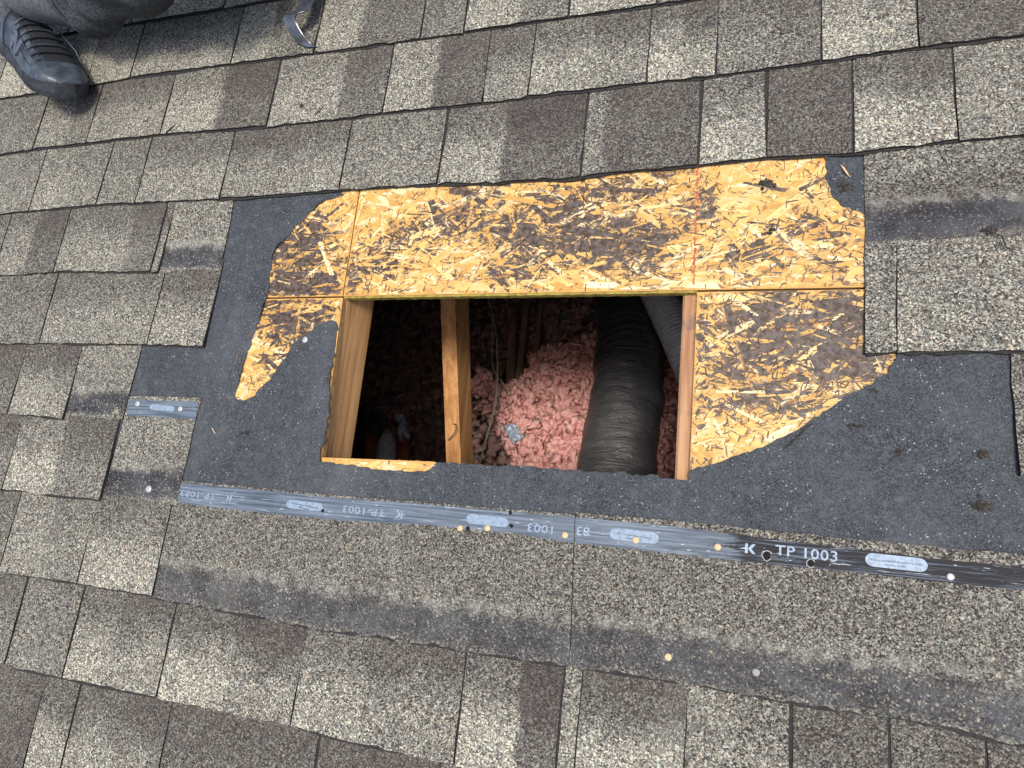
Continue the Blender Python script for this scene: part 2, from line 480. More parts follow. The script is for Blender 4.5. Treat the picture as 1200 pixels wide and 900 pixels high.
def line_y(row, x):
    p = ROWS[row]
    if x <= p[-1][0]: return float(np.interp(x, [a for a, b in p], [b for a, b in p]))
    return None

def tab_u(row, x):
    y = line_y(row, x)
    if y is not None: return at(x, y, NTOP0)[0]
    # butt edge below the frame: walk down the slope from the frame's lower edge
    lo, hi = 400, 1400
    for _ in range(40):
        mid = (lo + hi) / 2
        if at(x, mid, NTOP0)[1] > row * E_: lo = mid
        else: hi = mid
    return at(x, lo, NTOP0)[0]

def prof(t): return NTOP0 - (NTOP0 - NTOP1) * t

def tab_grid(bl, br, tl, tr, vbf, nf, thick_floor, tone, band=0.0, nx=10, ny=5, jit=.0009, tmax=1.14):
    """one tab: bl, br = u at the butt edge, tl, tr = u at the top"""
    V, UV = [], []
    wob = [rng.normal(0, .0006) for _ in range(2)]
    jb = rng.normal(0, jit, nx + 1); js = rng.normal(0, .0005, (ny + 1, 2)); warp = rng.normal(0, .0004, 3)
    for j in range(ny + 1):
        t = tmax * j / ny
        for i in range(nx + 1):
            s = i / nx
            l = bl + (tl - bl) * t; r = br + (tr - br) * t
            u = l + (r - l) * s
            if i == 0: u += js[j][0]
            if i == nx: u += js[j][1]
            vb = vbf(u); v = vb + t * E_
            if j == 0: v += jb[i] + wob[0]
            n = nf(t) + warp[0] * math.sin(s * 3.1) + warp[1] * math.sin(s * 7 + t * 2) * (1 - t * .8)
            V.append((u, v, n)); UV.append((s, t))
    fs, mi = [], []
    for j in range(ny):
        for i in range(nx):
            a = j * (nx + 1) + i
            fs.append((a, a + 1, a + nx + 2, a + nx + 1)); mi.append(0)
    ring = [i for i in range(nx + 1)] + [j * (nx + 1) + nx for j in range(1, ny + 1)]
    ring += [ny * (nx + 1) + i for i in range(nx - 1, -1, -1)] + [j * (nx + 1) for j in range(ny - 1, 0, -1)]
    b = len(V)
    for k in ring:
        x, y, z = V[k]; V.append((x, y, max(z - THK, thick_floor))); UV.append(UV[k])
    m_ = len(ring)
    for k in range(m_):
        a, c = ring[k], ring[(k + 1) % m_]
        fs.append((a, b + k, b + (k + 1) % m_, c)); mi.append(1)
    fs.append(tuple(b + k for k in range(m_ - 1, -1, -1))); mi.append(1)
    return V, fs, mi, UV

def put_tab(g, tone, band=0.0, name='shingle', parent=roof):
    V, fs, mi, UV = g
    n = len(V)
    return mesh(name, V, fs, [GRAN, EDGE], parent, uv=UV, midx=mi,
                attrs={'tone': ('FLOAT_COLOR', np.tile(tone, (n, 1))), 'band': ('FLOAT', np.full(n, band))})

span = {}
for row, tabs in TABS.items():
    cl = cr = None
    for (xl, xr, a, b_, sp_, tp) in tabs:
        ul, ur = tab_u(row, xl), tab_u(row, xr)
        gap = random.uniform(.0013, .0023)
        lean = random.gauss(0, .0015)
        right = -.0 
        g = tab_grid(ul + gap, ur - gap, ul + gap + random.gauss(0, .0012), ur - gap + random.gauss(0, .0012),
                     lambda u, r=row: row_v(r, u), prof, .0018, None,
                     nx=max(3, int((ur - ul) / .014)), tmax=1.14)
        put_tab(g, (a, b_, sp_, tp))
        cl = ul if cl is None else cl; cr = ur
    span[row] = (cl, cr)
# right-hand tabs beside the sheathing
def px_tab(corn, tone, band=0.0, n0=NTOP0, n1=NTOP1, floor=.0018, nx=10, ny=6, jit=.0009, mat0=None):
    (TL, TR, BL, BR) = corn
    P = [at(*TL, n1), at(*TR, n1), at(*BL, n0), at(*BR, n0)]
    V, UV = [], []
    jb = rng.normal(0, jit, nx + 1); js = rng.normal(0, .0006, (ny + 1, 2))
    for j in range(ny + 1):
        t = j / ny
        for i in range(nx + 1):
            s = i / nx
            u = (P[2][0] * (1 - s) + P[3][0] * s) * (1 - t) + (P[0][0] * (1 - s) + P[1][0] * s) * t
            v = (P[2][1] * (1 - s) + P[3][1] * s) * (1 - t) + (P[0][1] * (1 - s) + P[1][1] * s) * t
            if j == 0: v += jb[i]
            if i == 0: u += js[j][0]
            if i == nx: u += js[j][1]
            V.append((u, v, n0 + (n1 - n0) * t)); UV.append((s, t))
    fs, mi = [], []
    for j in range(ny):
        for i in range(nx):
            a = j * (nx + 1) + i
            fs.append((a, a + 1, a + nx + 2, a + nx + 1)); mi.append(0)
    ring = [i for i in range(nx + 1)] + [j * (nx + 1) + nx for j in range(1, ny + 1)]
    ring += [ny * (nx + 1) + i for i in range(nx - 1, -1, -1)] + [j * (nx + 1) for j in range(ny - 1, 0, -1)]
    b = len(V)
    for k in ring:
        x, y, z = V[k]; V.append((x, y, floor)); UV.append(UV[k])
    m_ = len(ring)
    for k in range(m_):
        fs.append((ring[k], b + k, b + (k + 1) % m_, ring[(k + 1) % m_])); mi.append(1)
    fs.append(tuple(b + k for k in range(m_ - 1, -1, -1))); mi.append(1)
    if mat0 is not None:
        return mesh('backing_strip', V, fs, mat0, roof)
    return put_tab((V, fs, mi, UV), tone, band)

px_tab(((1014,283),(1049,281),(1014,414),(1051,412)), (.62,.58,.5,.1), nx=4)
px_tab(((1051,281),(1270,270),(1052,412),(1275,410)), (.66,.68,.5,.05), nx=14)
px_tab(((1015,283),(1270,270),(1016,416),(1275,413)), (.1,.1,.5,.1), n0=.0060, n1=.0036, nx=14, mat0=EDGE)
px_tab(((1183,400),(1290,398),(1196,556),(1290,556)), (.50,.5,.5,.1), nx=6)
# headlaps laid bare where the tabs over them are gone
px_tab(((199,229),(275,229),(184,320),(258,319)), (.62,.60,.5,.0), band=1, n0=.0046, n1=.0040, nx=6)
px_tab(((93,398),(168,398),(76,491),(143,492)), (.62,.6,.5,.0), band=1, n0=.0046, n1=.0040, nx=6)
px_tab(((152,464),(236,466),(118,592),(206,592)), (.60,.58,.5,.0), band=1, n0=.0046, n1=.0040, nx=6)
px_tab(((1013,150),(1270,140),(1014,292),(1270,272)), (.30,.34,.5,-.2), band=1, n0=.0046, n1=.0040, nx=14)

def long_piece(tops, bots, tone, n0, n1, floor=.0012, name='shingle', step=.012, ny=9, mats=None, band=1.0, extra=None, jt=.0006, jb_=.0018, tsh=-.055):
    T = sorted(at(x, y, n1) for x, y in tops); B = sorted(at(x, y, n0) for x, y in bots)
    nx = max(6, int((B[-1][0] - B[0][0]) / step))
    V, UV = [], []
    for j in range(ny + 1):
        t = j / ny
        for i in range(nx + 1):
            s = i / nx
            ut = T[0][0] + (T[-1][0] - T[0][0]) * s; ub = B[0][0] + (B[-1][0] - B[0][0]) * s
            vt = float(np.interp(ut, [p[0] for p in T], [p[1] for p in T])); vb = float(np.interp(ub, [p[0] for p in B], [p[1] for p in B]))
            u = ub + (ut - ub) * t; v = vb + (vt - vb) * t
            if j == 0: v += rng.normal(0, jb_)
            if j == ny: v += rng.normal(0, jt)
            V.append((u, v, n0 + (n1 - n0) * t)); UV.append((u if extra else s, (t - tsh if not extra else v)))
    fs, mi = [], []
    for j in range(ny):
        for i in range(nx):
            a = j * (nx + 1) + i
            fs.append((a, a + 1, a + nx + 2, a + nx + 1)); mi.append(0)
    ring = [i for i in range(nx + 1)] + [j * (nx + 1) + nx for j in range(1, ny + 1)]
    ring += [ny * (nx + 1) + i for i in range(nx - 1, -1, -1)] + [j * (nx + 1) for j in range(ny - 1, 0, -1)]
    b = len(V)
    for k in ring:
        x, y, z = V[k]; V.append((x, y, floor)); UV.append(UV[k])
    m_ = len(ring)
    for k in range(m_):
        fs.append((ring[k], b + k, b + (k + 1) % m_, ring[(k + 1) % m_])); mi.append(1)
    fs.append(tuple(b + k for k in range(m_ - 1, -1, -1))); mi.append(1)
    return V, fs, mi, UV

BT, BB = .0040, .0058
put_tab(long_piece([(209,563),(400,581),(600,597),(673.5,603)], [(178,700),(360,734),(540,761),(667,781)], None, BB, BT), (.50,.48,.5,.04), .8)
put_tab(long_piece([(674.5,600),(800,611),(1000,632),(1200,650),(1300,659)], [(668.5,781),(800,799),(925,823),(1053,841),(1167,867),(1300,890)], None, BB, BT), (.48,.50,.5,.04), .8)

def edge_under(bots, drop=.0026):
    B_ = sorted(at(x, y, .0056) for x, y in bots); us = np.arange(B_[0][0] + .002, B_[-1][0] - .002, .006)
    V, fs = [], []; o_ = 0
    for i, u in enumerate(us):
        if i % 9 == 0: o_ = random.uniform(-.0012, .0010)
        v = float(np.interp(u, [p[0] for p in B_], [p[1] for p in B_])) - drop + o_ + random.gauss(0, .0006)
        V += [(u, v, .0040), (u, v, .0052), (u, v + .012, .0052), (u, v + .012, .0040)]
    for i in range(len(us) - 1):
        a = 4 * i
        for k in range(4): fs.append((a + k, a + 4 + k, a + 4 + (k+1) % 4, a + (k+1) % 4))
    n = len(us) - 1
    fs += [(0, 1, 2, 3), tuple(4 * n + k for k in (3, 2, 1, 0))]
    mesh('backing_strip', V, fs, [EDGE], roof)
edge_under([(178,700),(360,734),(540,761),(667,781)])
edge_under([(668.5,781),(800,799),(925,823),(1053,841),(1167,867),(1300,890)])
# ---- laminated backing strip under the butts of each course
def backing(row, u0, u1):
    V, fs = [], []
    n = max(2, int((u1 - u0) / .02)); off = 0
    for i in range(n + 1):
        u = u0 + (u1 - u0) * i / n
        if i % 4 == 0: off = random.choice((-.0034, -.0026, -.0020, -.0014, -.0008)) * (1.35 if row < 4 else 1)
        vb = row_v(row, u) + off + random.gauss(0, .0005)
        V += [(u, vb, .0046), (u, vb, .0062), (u, vb + .150, .0030), (u, vb + .150, .0018)]
    for i in range(n):
        a = 4 * i
        for k in range(4):
            fs.append((a + k, a + (k+1) % 4, a + 4 + (k+1) % 4, a + 4 + k)[::-1])
    fs += [(0, 1, 2, 3), tuple(4 * n + k for k in (3, 2, 1, 0))]
    o = mesh('backing_strip', V, fs, [EDGE], roof)
for row, (a, b_) in span.items():
    backing(row, a + .002, b_ - .002)

# ---- courses outside the frame, one joined mass of tabs
def outer_tabs():
    V, fs, mi, UV, TN = [], [], [], [], []
    def add(row, ul, ur):
        vbf = (lambda u, r=row: row_v(r, u)) if row in RV and RV[row][0][0] - .3 < ul < RV[row][-1][0] + .3 else (lambda u, r=row: r * E_)
        g = tab_grid(ul + .001, ur - .001, ul + .001, ur - .001, vbf, prof, .0018, None, nx=3, ny=2)
        b = len(V)
        V.extend(g[0]); UV.extend(g[3]); fs.extend(tuple(b + i for i in f) for f in g[1]); mi.extend(g[2])
        tn = (random.uniform(.3, .8), random.uniform(.3, .8), random.uniform(.3, .7), random.uniform(0, .4))
        TN.extend([tn] * len(g[0]))
    def fill(row, u0, u1):
        u = u0
        while u < u1 - .03:
            w = random.choice((.06, .09, .11, .13, .15)); w = min(w, u1 - u)
            if u1 - u - w < .03: w = u1 - u
            add(row, u, u + w); u += w
    for row in range(-14, 22):
        if row in span:
            fill(row, -2.6, span[row][0])
            right = {4: None, 3: None, 2: None, 1: .78, 0: .80}
            if row in (4,): fill(row, .78, 2.2)
            elif row == 3: fill(row, at(1275, 410, NTOP0)[0], 2.2)
            elif row == 2: fill(row, at(1290, 556, NTOP0)[0], 2.2)
            elif row in right: fill(row, right[row], 2.2)
            else: fill(row, span[row][1], 2.2)
        else:
            fill(row, -2.6, 2.2)
    n = len(V)
    o = mesh('outer_shingles', V, fs, [GRAN, EDGE], roof, uv=UV, midx=mi,
             attrs={'tone': ('FLOAT_COLOR', np.array(TN)), 'band': ('FLOAT', np.zeros(n))})
    tag(o, kind='stuff')
outer_tabs()

# ---- felt underlayment, torn back round the hole
INNER = [(395,214),(978,165),(967,181),(968,205),(973,226),(984,240),(1000,246),(1018,254),(1060,262),(1062,330),(1062,380),(1052,412),(1050,422),
         (1040,437),(1022,449),(1010,456),(990,466),(965,483),(945,498),(925,509),(905,519),(870,532),(840,543),(812,549),(808,551),
         (808,562),(795,562),(786,560),(700,553),(600,546),(513,541),(506,548),(499,553),(470,552),(440,549),(400,544),(377,541),(378,530),(384,488),(391,420),
         (396,376),(385,375),(367,386),(346,404),(330,425),(312,450),(300,464),(289,469),(275,466),(281,448),(288,424),(297,395),
         (308,365),(314,345),(317,320),(320,298),(333,283),(350,263),(378,237),(403,229)]
inner = ragged([at(x, y, .0016) for x, y in INNER], .006, .0011)

def sheet(name, outer, holes, z0, zf, thick, step, mat, mat_side, parent, attrs=None):
    ext = np.array(outer); lo, hi = ext.min(0), ext.max(0)
    gx, gy = np.meshgrid(np.arange(lo[0] + step * .5, hi[0], step), np.arange(lo[1] + step * .5, hi[1], step))
    G = np.c_[gx.ravel(), gy.ravel()] + rng.normal(0, step * .12, (gx.size, 2))
    ok = inside(G, outer) & (dist_poly(G, outer) > step * .4)
    for h in holes: ok &= ~inside(G, h) & (dist_poly(G, h) > step * .4)
    G = G[ok]
    pts = [Vector(p) for p in outer]; edges = [(i, (i+1) % len(outer)) for i in range(len(outer))]
    loops = [list(range(len(outer)))]
    for h in holes:
        b = len(pts); pts += [Vector(p) for p in h]
        edges += [(b + i, b + (i+1) % len(h)) for i in range(len(h))]; loops.append(list(range(b, b + len(h))))
    nb = len(pts)
    pts += [Vector(p) for p in G]
    v2, e2, f2, ov, oe, of = delaunay_2d_cdt(pts, edges, [], 0, 1e-7)
    P = np.array([(p.x, p.y) for p in v2])
    F_ = np.array([f for f in f2 if len(f) == 3])
    cen = P[F_].mean(1)
    ok = inside(cen, outer)
    for h in holes: ok &= ~inside(cen, h)
    F_ = F_[ok]
    z = zf(P)
    V = [(p[0], p[1], z0 + zz) for p, zz in zip(P, z)]
    fs = []
    for f in F_:
        a, b, c = P[f]
        s = (b[0]-a[0])*(c[1]-a[1]) - (b[1]-a[1])*(c[0]-a[0])
        fs.append(tuple(f) if s > 0 else tuple(f[::-1]))
    mi = [0] * len(fs)
    n = len(V)
    # side walls along boundary edges
    from collections import Counter
    ec = {}
    for f in fs:
        for k in range(3):
            e = (f[k], f[(k+1) % 3]); ec[e] = 1
    for (a, b) in list(ec):
        if (b, a) not in ec:
            i = len(V)
            V += [(V[a][0], V[a][1], V[a][2] - thick), (V[b][0], V[b][1], V[b][2] - thick)]
            fs.append((a, i, i + 1, b)); mi.append(1)
    at_ = attrs(np.array(V)) if attrs else {}
    return mesh(name, V, fs, [mat, mat_side], parent, smooth=False, midx=mi, attrs=at_, uv=np.array(V)[:, :2])

inner_np = np.array(inner)
cr_a, cr_b = np.array(at(1018, 455)), np.array(at(1058, 490))
WRINK = [(300,262,262,400,.0016), (215,415,330,520,.0014), (345,405,352,520,.0016), (240,520,420,560,.0012), (560,560,790,590,.0013), (850,560,1000,580,.0018), (930,540,1120,470,.0016), (1060,500,1170,560,.0016), (1000,600,1180,610,.0016), (1100,430,1080,520,.0013)]
def felt_z(P):
    d = dist_poly(P, inner)
    z = .0005 * np.sin(P[:, 0] * 23 + P[:, 1] * 9) + .0004 * np.sin(P[:, 1] * 41 - P[:, 0] * 13) + .0006
    lift = (.5 + .5 * np.sin(P[:, 0] * 37 + P[:, 1] * 51)) ** 3
    z = z + .0050 * lift * np.exp(-d / .007)
    t = np.clip(((P - cr_a) @ (cr_b - cr_a)) / ((cr_b - cr_a) @ (cr_b - cr_a)), 0, 1)
    dc = np.linalg.norm(P - (cr_a + t[:, None] * (cr_b - cr_a)), axis=1)
    z += .003 * np.exp(-(dc / .004) ** 2)
    for (xa, ya, xb, yb, h) in WRINK:
        a, b = np.array(at(xa, ya)), np.array(at(xb, yb)); ab = b - a
        t = ((P - a) @ ab) / (ab @ ab); tc = np.clip(t, 0, 1); bend = np.sin(tc * 5 + xa) * .004
        nn = np.array((-ab[1], ab[0])) / np.linalg.norm(ab)
        dw = np.linalg.norm(P - (a + tc[:, None] * ab + bend[:, None] * nn), axis=1)
        z += h * np.exp(-(dw / .006) ** 2)
    # keep it low below the shingles
    return np.clip(z, 0, .006)
# under the remaining shingles the felt lies flat; it is only modelled finely where it shows
F_OUT = [(-.95, .02), (-.2, -.0), (.3, -.0), (1.2, -.0), (1.2, .80), (-.95, .80)]
def felt_zz(P):
    z = felt_z(P)
    # flat where shingles cover it
    vis = (P[:, 1] > .18)
    return np.where(vis, z, np.minimum(z, .0004))
felt = sheet('roofing_felt', F_OUT, [inner], .0013, felt_zz, .0011, .0065, FELT, FELT, roof)

# a small torn flap and tears in the felt
def sliver(name, pts, n0, h, mat, parent, M=None):
    """thin raised piece: outline in (u, v) with a little thickness"""
    P = [(x, y) for x, y in pts]
    k = len(P); V = [(x, y, n0) for x, y in P] + [(x, y, n0 + h) for x, y in P]
    area = sum(P[i][0] * P[(i+1) % k][1] - P[(i+1) % k][0] * P[i][1] for i in range(k))
    idx = list(range(k)) if area > 0 else list(range(k - 1, -1, -1))
    fs = [tuple(k + i for i in idx), tuple(idx[::-1])]
    for a in range(k):
        i, j = idx[a], idx[(a+1) % k]; fs.append((i, j, k + j, k + i))
    return mesh(name, V, fs, mat, parent, M=M)
for pl in ([(917,528),(930,514),(946,499),(952,496),(940,508),(926,522)], [(1017,456),(1028,461),(1030,459),(1024,455)], [(1000,500),(1008,497),(1014,499),(1006,502)]):
    sliver('torn_felt_flap', [at(x, y, .004) for x, y in pl], .0022, .0025, EDGE, roof)

# ---- OSB sheathing
HT, HL, HRc, HB = .5135, -.3175, .2575, .2535          # the cut: top, left, right, bottom
hole_l0, hole_l1 = at(402, 348), at(377, 536)
PAN = {
 'ul': [(-1.54, HT + .0015), (hole_l0[0] - .0015, HT + .0015), (hole_l0[0] - .0015, 1.73), (-1.54, 1.73)],
 'um': [(hole_l0[0] + .0005, HT + .0015), (2.1, HT + .0015), (2.1, 1.73), (hole_l0[0] + .0005, 1.73)],
 'll': [(-1.54, HB - .06), (hole_l1[0], HB - .06), (hole_l1[0], at(377,536)[1]), (hole_l0[0], HT - .0015), (-1.54, HT - .0015)],
 'lr': [(at(808,552)[0], HB - .06), (2.1, HB - .06), (2.1, HT - .0015), (at(817,344)[0], HT - .0015)],
 'lb': [(-1.54, -.70), (2.1, -.70), (2.1, HB - .0605), (at(808,552)[0] - .0005, HB - .0605), (at(808,561)[0], at(800,560)[1] - .003), (at(520,543)[0], at(520,543)[1] - .003), (at(508,541)[0], at(508,541)[1]), (at(377,536)[0] + .0003, at(377,536)[1]), (hole_l1[0] + .0003, HB - .0605), (-1.54, HB - .0605)],
}
def B(x, y, ru, rv, s):
    u, v = at(x, y); return (u, v, ru, rv, s)
STAINS = [B(470,290,.06,.035,.55), B(560,225,.05,.02,.6), B(520,265,.06,.03,.7), B(620,280,.06,.04,.85), B(690,230,.05,.03,.75), B(700,285,.05,.03,.8),
          B(760,215,.04,.02,.6), B(760,280,.05,.04,.65), B(640,240,.05,.03,.6), B(440,320,.04,.03,.4), B(590,320,.05,.02,.4), B(385,300,.012,.05,-.2), B(345,300,.05,.045,1.9), B(338,345,.045,.045,2.2),
          B(350,372,.045,.03,2.2), B(325,405,.018,.04,1.2), B(305,440,.012,.025,.4), B(375,260,.03,.02,.6), B(380,330,.02,.03,.6), B(930,365,.06,.02,1.25), B(985,370,.05,.022,1.4), B(900,385,.05,.02,.9),
          B(920,410,.05,.03,1.25), B(990,405,.05,.02,1.1), B(960,440,.05,.02,1.4), B(930,470,.04,.018,1.1), B(1000,435,.03,.012,.9), B(880,345,.02,.01,.5),
          B(898,215,.012,.009,1.6), B(905,270,.010,.009,1.6), B(895,290,.022,.014,1.0), B(955,262,.02,.025,.8), B(985,300,.03,.02,.6), B(830,255,.02,.02,.7),
          B(850,300,.03,.03,.4), B(915,312,.02,.01,.7), B(860,480,.03,.02,.35), B(830,400,.03,.04,.30), B(850,440,.03,.03,.4), B(745,320,.04,.015,.35), B(1035,425,.02,.01,.5),
          B(965,215,.02,.02,.35), B(815,230,.012,.03,.8)]
ST = np.array(STAINS)
def stain(P):
    P = np.asarray(P)[:, :2]
    s = np.full(len(P), .30)
    for (u, v, ru, rv, a) in ST:
        s += a * np.exp(-(((P[:, 0] - u) / ru) ** 2 + ((P[:, 1] - v) / rv) ** 2))
    bare_strip = np.abs(P[:, 0] - at(930, 420)[0]) < .006
    s = np.where(bare_strip & (P[:, 1] < at(930, 340)[1]), s * .25, s)
    return np.clip(s, 0, 1.6)
VISIBLE = np.array([at(x, y) for x, y in INNER])
HOLE_POLY = [at(402,347), at(818,343), at(809,562), at(508,541), at(377,536)]
PAL = np.array([(.70,.42,.125), (.66,.38,.10), (.73,.47,.155), (.77,.55,.23), (.61,.33,.085), (.69,.42,.12), (.80,.64,.35)])
def strands(poly, count, parent, seed):
    r = np.random.default_rng(seed)
    pp = np.array(poly); lo = np.maximum(VISIBLE.min(0) - .02, pp.min(0)); hi = np.minimum(VISIBLE.max(0) + .02, pp.max(0))
    V, fs, UV, FC, S = [], [], [], [], []
    made = 0; tries = 0
    C = r.uniform(lo, hi, (count * 6, 2))
    keep = inside(C, poly) & (inside(C, VISIBLE) | (dist_poly(C, VISIBLE) < .02))
    C = C[keep][:count]
    st = stain(C)
    pn = np.array(poly)
    A, Bq = [], []
    for i, c in enumerate(C):
        dark = r.random() < min(.05 + st[i] * .15, .26)
        big = r.random()
        if dark:
            L = r.uniform(.003, .011) * (1.7 if r.random() < .12 else 1); w = r.uniform(.0005, .0028); ang = r.normal(.1, .9)
            if r.random() < .3: ang = r.normal(1.3, .3)
        else:
            L = r.uniform(.015, .085); w = r.uniform(.0025, .014); ang = r.normal(0, .55)
        d = np.array([math.cos(ang), math.sin(ang)]); q = np.array([-d[1], d[0]])
        ta, tb = r.uniform(-.35, .35, 2) * w
        sh = r.uniform(.5, 1, 4)
        cs = [c - d * L/2 - q * w/2 * sh[0], c + d * (L/2 + ta) - q * w/2 * sh[1], c + d * (L/2 - ta) + q * w/2 * sh[2], c - d * (L/2 + tb) + q * w/2 * sh[3]]
        A.append((cs, dark, i, L, w))
    allc = np.array([x for a in A for x in a[0]])
    ok = inside(allc, poly).reshape(-1, 4).all(1)
    for k, (cs, dark, i, L, w) in enumerate(A):
        if not ok[k]: continue
        z = .0002 + (.0009 * r.random() if not dark else .0010 + .0003 * r.random())
        tilt = r.uniform(-.00018, .00018, 4)
        b = len(V)
        for q_, (x, y) in enumerate(cs): V.append((x, y, z + tilt[q_]))
        ox = r.uniform(0, 50)
        UV += [(ox, ox), (ox + L, ox), (ox + L, ox + w), (ox, ox + w)]
        if dark:
            g = r.uniform(.5, 1.3); c3 = np.array((.095, .07, .07)) * g if r.random() < .6 else np.array((.22, .10, .045)) * g
        else:
            c3 = PAL[r.integers(len(PAL))] * r.uniform(.82, 1.12)
            if r.random() < .02: c3 = np.array((.85, .72, .45))
        FC += [(*c3, 1)] * 4
        S += [st[i] * r.choice((.35, .7, 1.0, 1.25, 1.5))] * 4
        fs.append((b, b+1, b+2, b+3))
    if not V: return
    o = mesh('wood_strands', V, fs, OSB, parent, uv=UV, attrs={'fcol': ('FLOAT_COLOR', FC), 'stain': ('FLOAT', S)})
    tag(o, kind='stuff')

def osb_attrs(V):
    c = np.tile((.62, .34, .09, 1), (len(V), 1))
    return {'fcol': ('FLOAT_COLOR', c), 'stain': ('FLOAT', stain(V))}
for k, cnt in (('ul', 1700), ('um', 13500), ('ll', 2000), ('lr', 6500), ('lb', 500)):
    poly = PAN[k]
    V = [(x, y, 0.0) for x, y in poly] + [(x, y, -.011) for x, y in poly]
    n = len(poly)
    fs = [tuple(range(n)), tuple(range(2*n - 1, n - 1, -1))] + [(i, i + n, (i+1) % n + n, (i+1) % n) for i in range(n)]
    o = mesh('osb_panel', V, fs, [OSB, OSB_EDGE], roof, midx=[0, 1] + [1] * n, attrs=osb_attrs(np.array(V)), uv=np.array(V)[:, :2])
    if k == 'lb':
        tag(o)
    strands(poly, cnt, o, hash(k) % 1000 if False else {'ul': 3, 'um': 5, 'll': 8, 'lr': 13, 'lb': 21}[k])
# the yellow-green painted edge of the upper panel over the hole
e = MB(); 
xs = np.linspace(hole_l0[0] + .002, at(817,344)[0], 60)
for i in range(59):
    j0, j1 = .0004 * math.sin(i * 2.3), .0004 * math.sin((i+1) * 2.3)
    e.add([(xs[i], HT - .0022 + j0, -.0105), (xs[i+1], HT - .0022 + j1, -.0105), (xs[i+1], HT - .0022 + j1, -.0006), (xs[i], HT - .0022 + j0, -.0006),
           (xs[i+1], HT + .0012, -.0006), (xs[i], HT + .0012, -.0006)], [(0, 1, 2, 3), (3, 2, 4, 5)])
e.build('panel_edge', TNG, roof)
# chalk line snapped over the rafter
cl = MB()
for i in range(70):
    v = .52 + i * .0029
    if random.random() < .72:
        u = at(815, 270)[0] + random.gauss(0, .0009); w = random.uniform(.0007, .0019)
        cl.add([(u - w, v, .0016), (u + w, v, .0016), (u + w, v + .003, .0016), (u - w, v + .003, .0016), (u - w, v, .0005), (u + w, v, .0005), (u + w, v + .003, .0005), (u - w, v + .003, .0005)],
               [(0,1,2,3),(4,5,1,0),(5,6,2,1),(6,7,3,2),(7,4,0,3)])
cl.build('chalk_line', CHALK, roof)
# raw sawn splinters along the cut
sp = MB()
for i in range(260):
    side = random.random()
    if side < .5: u = random.uniform(-.30, .25); v = HT - .0012; d = (random.gauss(0, .003), -random.uniform(.0005, .003))
    elif side < .8: t = random.random(); u = at(817,344)[0] * t + at(809,560)[0] * (1-t); v = HT * t + HB * (1-t); d = (-random.uniform(.0005, .003), random.gauss(0, .004))
    else: t = random.random(); u = at(377,536)[0] * t + at(508,541)[0] * (1-t); v = at(377,536)[1] * t + at(508,541)[1] * (1-t); d = (random.gauss(0, .003), random.uniform(0, .002))
    n = random.uniform(-.009, .0004)
    sp.add([(u, v, n), (u + .0012, v, n), (u + d[0], v + d[1], n + .0004), (u, v, n + .0012)], [(0,1,2),(0,2,3),(1,3,2)])
tag(sp.build('sawn_splinters', OSB_EDGE, roof), kind='stuff')

# ---- deck away from the hole, rafters and webs
for (a, b_, c, d) in ((-3.2, -1.545, -.70, 1.73), (2.105, 3.2, -.70, 1.73), (-3.2, 3.2, -3.0, -.7005), (-3.2, 3.2, 1.7305, 3.2)):
    m_ = MB(); m_.box((a, c, -.011), (b_, d, 0)); m_.build('outer_deck', UNDER, roof)
def rafter(uc, mat, name='rafter'):
    """top chord, 38 x 89 mm with eased edges"""
    prof_ = [(-.016, 0), (.016, 0), (.019, -.003), (.019, -.086), (.016, -.089), (-.016, -.089), (-.019, -.086), (-.019, -.003)]
    V, fs = [], []
    ys = np.linspace(-2.95, 3.15, 40)
    for y in ys:
        for (a, b_) in prof_: V.append((uc + a, y, -.0113 + b_))
    for i in range(len(ys) - 1):
        for k in range(8):
            fs.append((i*8 + k, i*8 + (k+1) % 8, (i+1)*8 + (k+1) % 8, (i+1)*8 + k))
    fs += [tuple(range(7, -1, -1)), tuple((len(ys)-1)*8 + k for k in range(8))]
    o = mesh(name, V, fs, mat, roof)
    bv = None
    return o
UL = hole_l0[0] - .0035
rafter(UL - .0155, RAFTER)
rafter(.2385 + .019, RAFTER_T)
for u in (UL - .0155 - .61, .2575 + .61, UL - .0155 - 1.22, .2575 + 1.22): rafter(u, RAFTER)

def ray_u(px, py, u0):
    r = RC.T @ np.array([(px - 600) / F, (py - 450) / F, 1.0])
    s = (u0 - CAM[0]) / r[0]
    return CAM + s * r
# diagonal truss web seen in the middle of the hole
uf = -.318
c0, c1 = ray_u(533, 350, uf), ray_u(540, 540, uf)
e0, e1 = ray_u(549, 350, uf), ray_u(554, 540, uf)
l0, l1 = ray_u(516, 350, uf - .038), ray_u(523, 540, uf - .038)
def ext(a, b, t): return a + (b - a) * t
V = []
for t in (-2.2, -1.2, -.5, 0, .5, 1, 1.45):
    C_, E2, L_ = ext(c0, c1, t), ext(e0, e1, t), ext(l0, l1, t)
    V += [C_, E2, E2 + (L_ - C_), L_]
fs = []
for i in range(6):
    for k in range(4): fs.append((4*i + k, 4*i + (k+1) % 4, 4*i + 4 + (k+1) % 4, 4*i + 4 + k))
fs += [(3, 2, 1, 0), (24, 25, 26, 27)]
mesh('truss_web', V, fs, WEBW, roof)
# knot scar and bent wire on the web
kp = ext(l0, l1, .80); kc = ext(c0, c1, .80)
tb = MB(); kk = kp * .45 + kc * .55
tb.tube([kk + np.array((0, .012, .006)), kk + np.array((.012, .010, .016)), kk + np.array((.016, -.002, .018)), kk + np.array((.008, -.014, .012)), kk + np.array((-.008, -.028, .004))], .0012, 6)
tb.build('bent_wire', plain('dull_wire', (.09, .08, .075), .5, .5), roof)

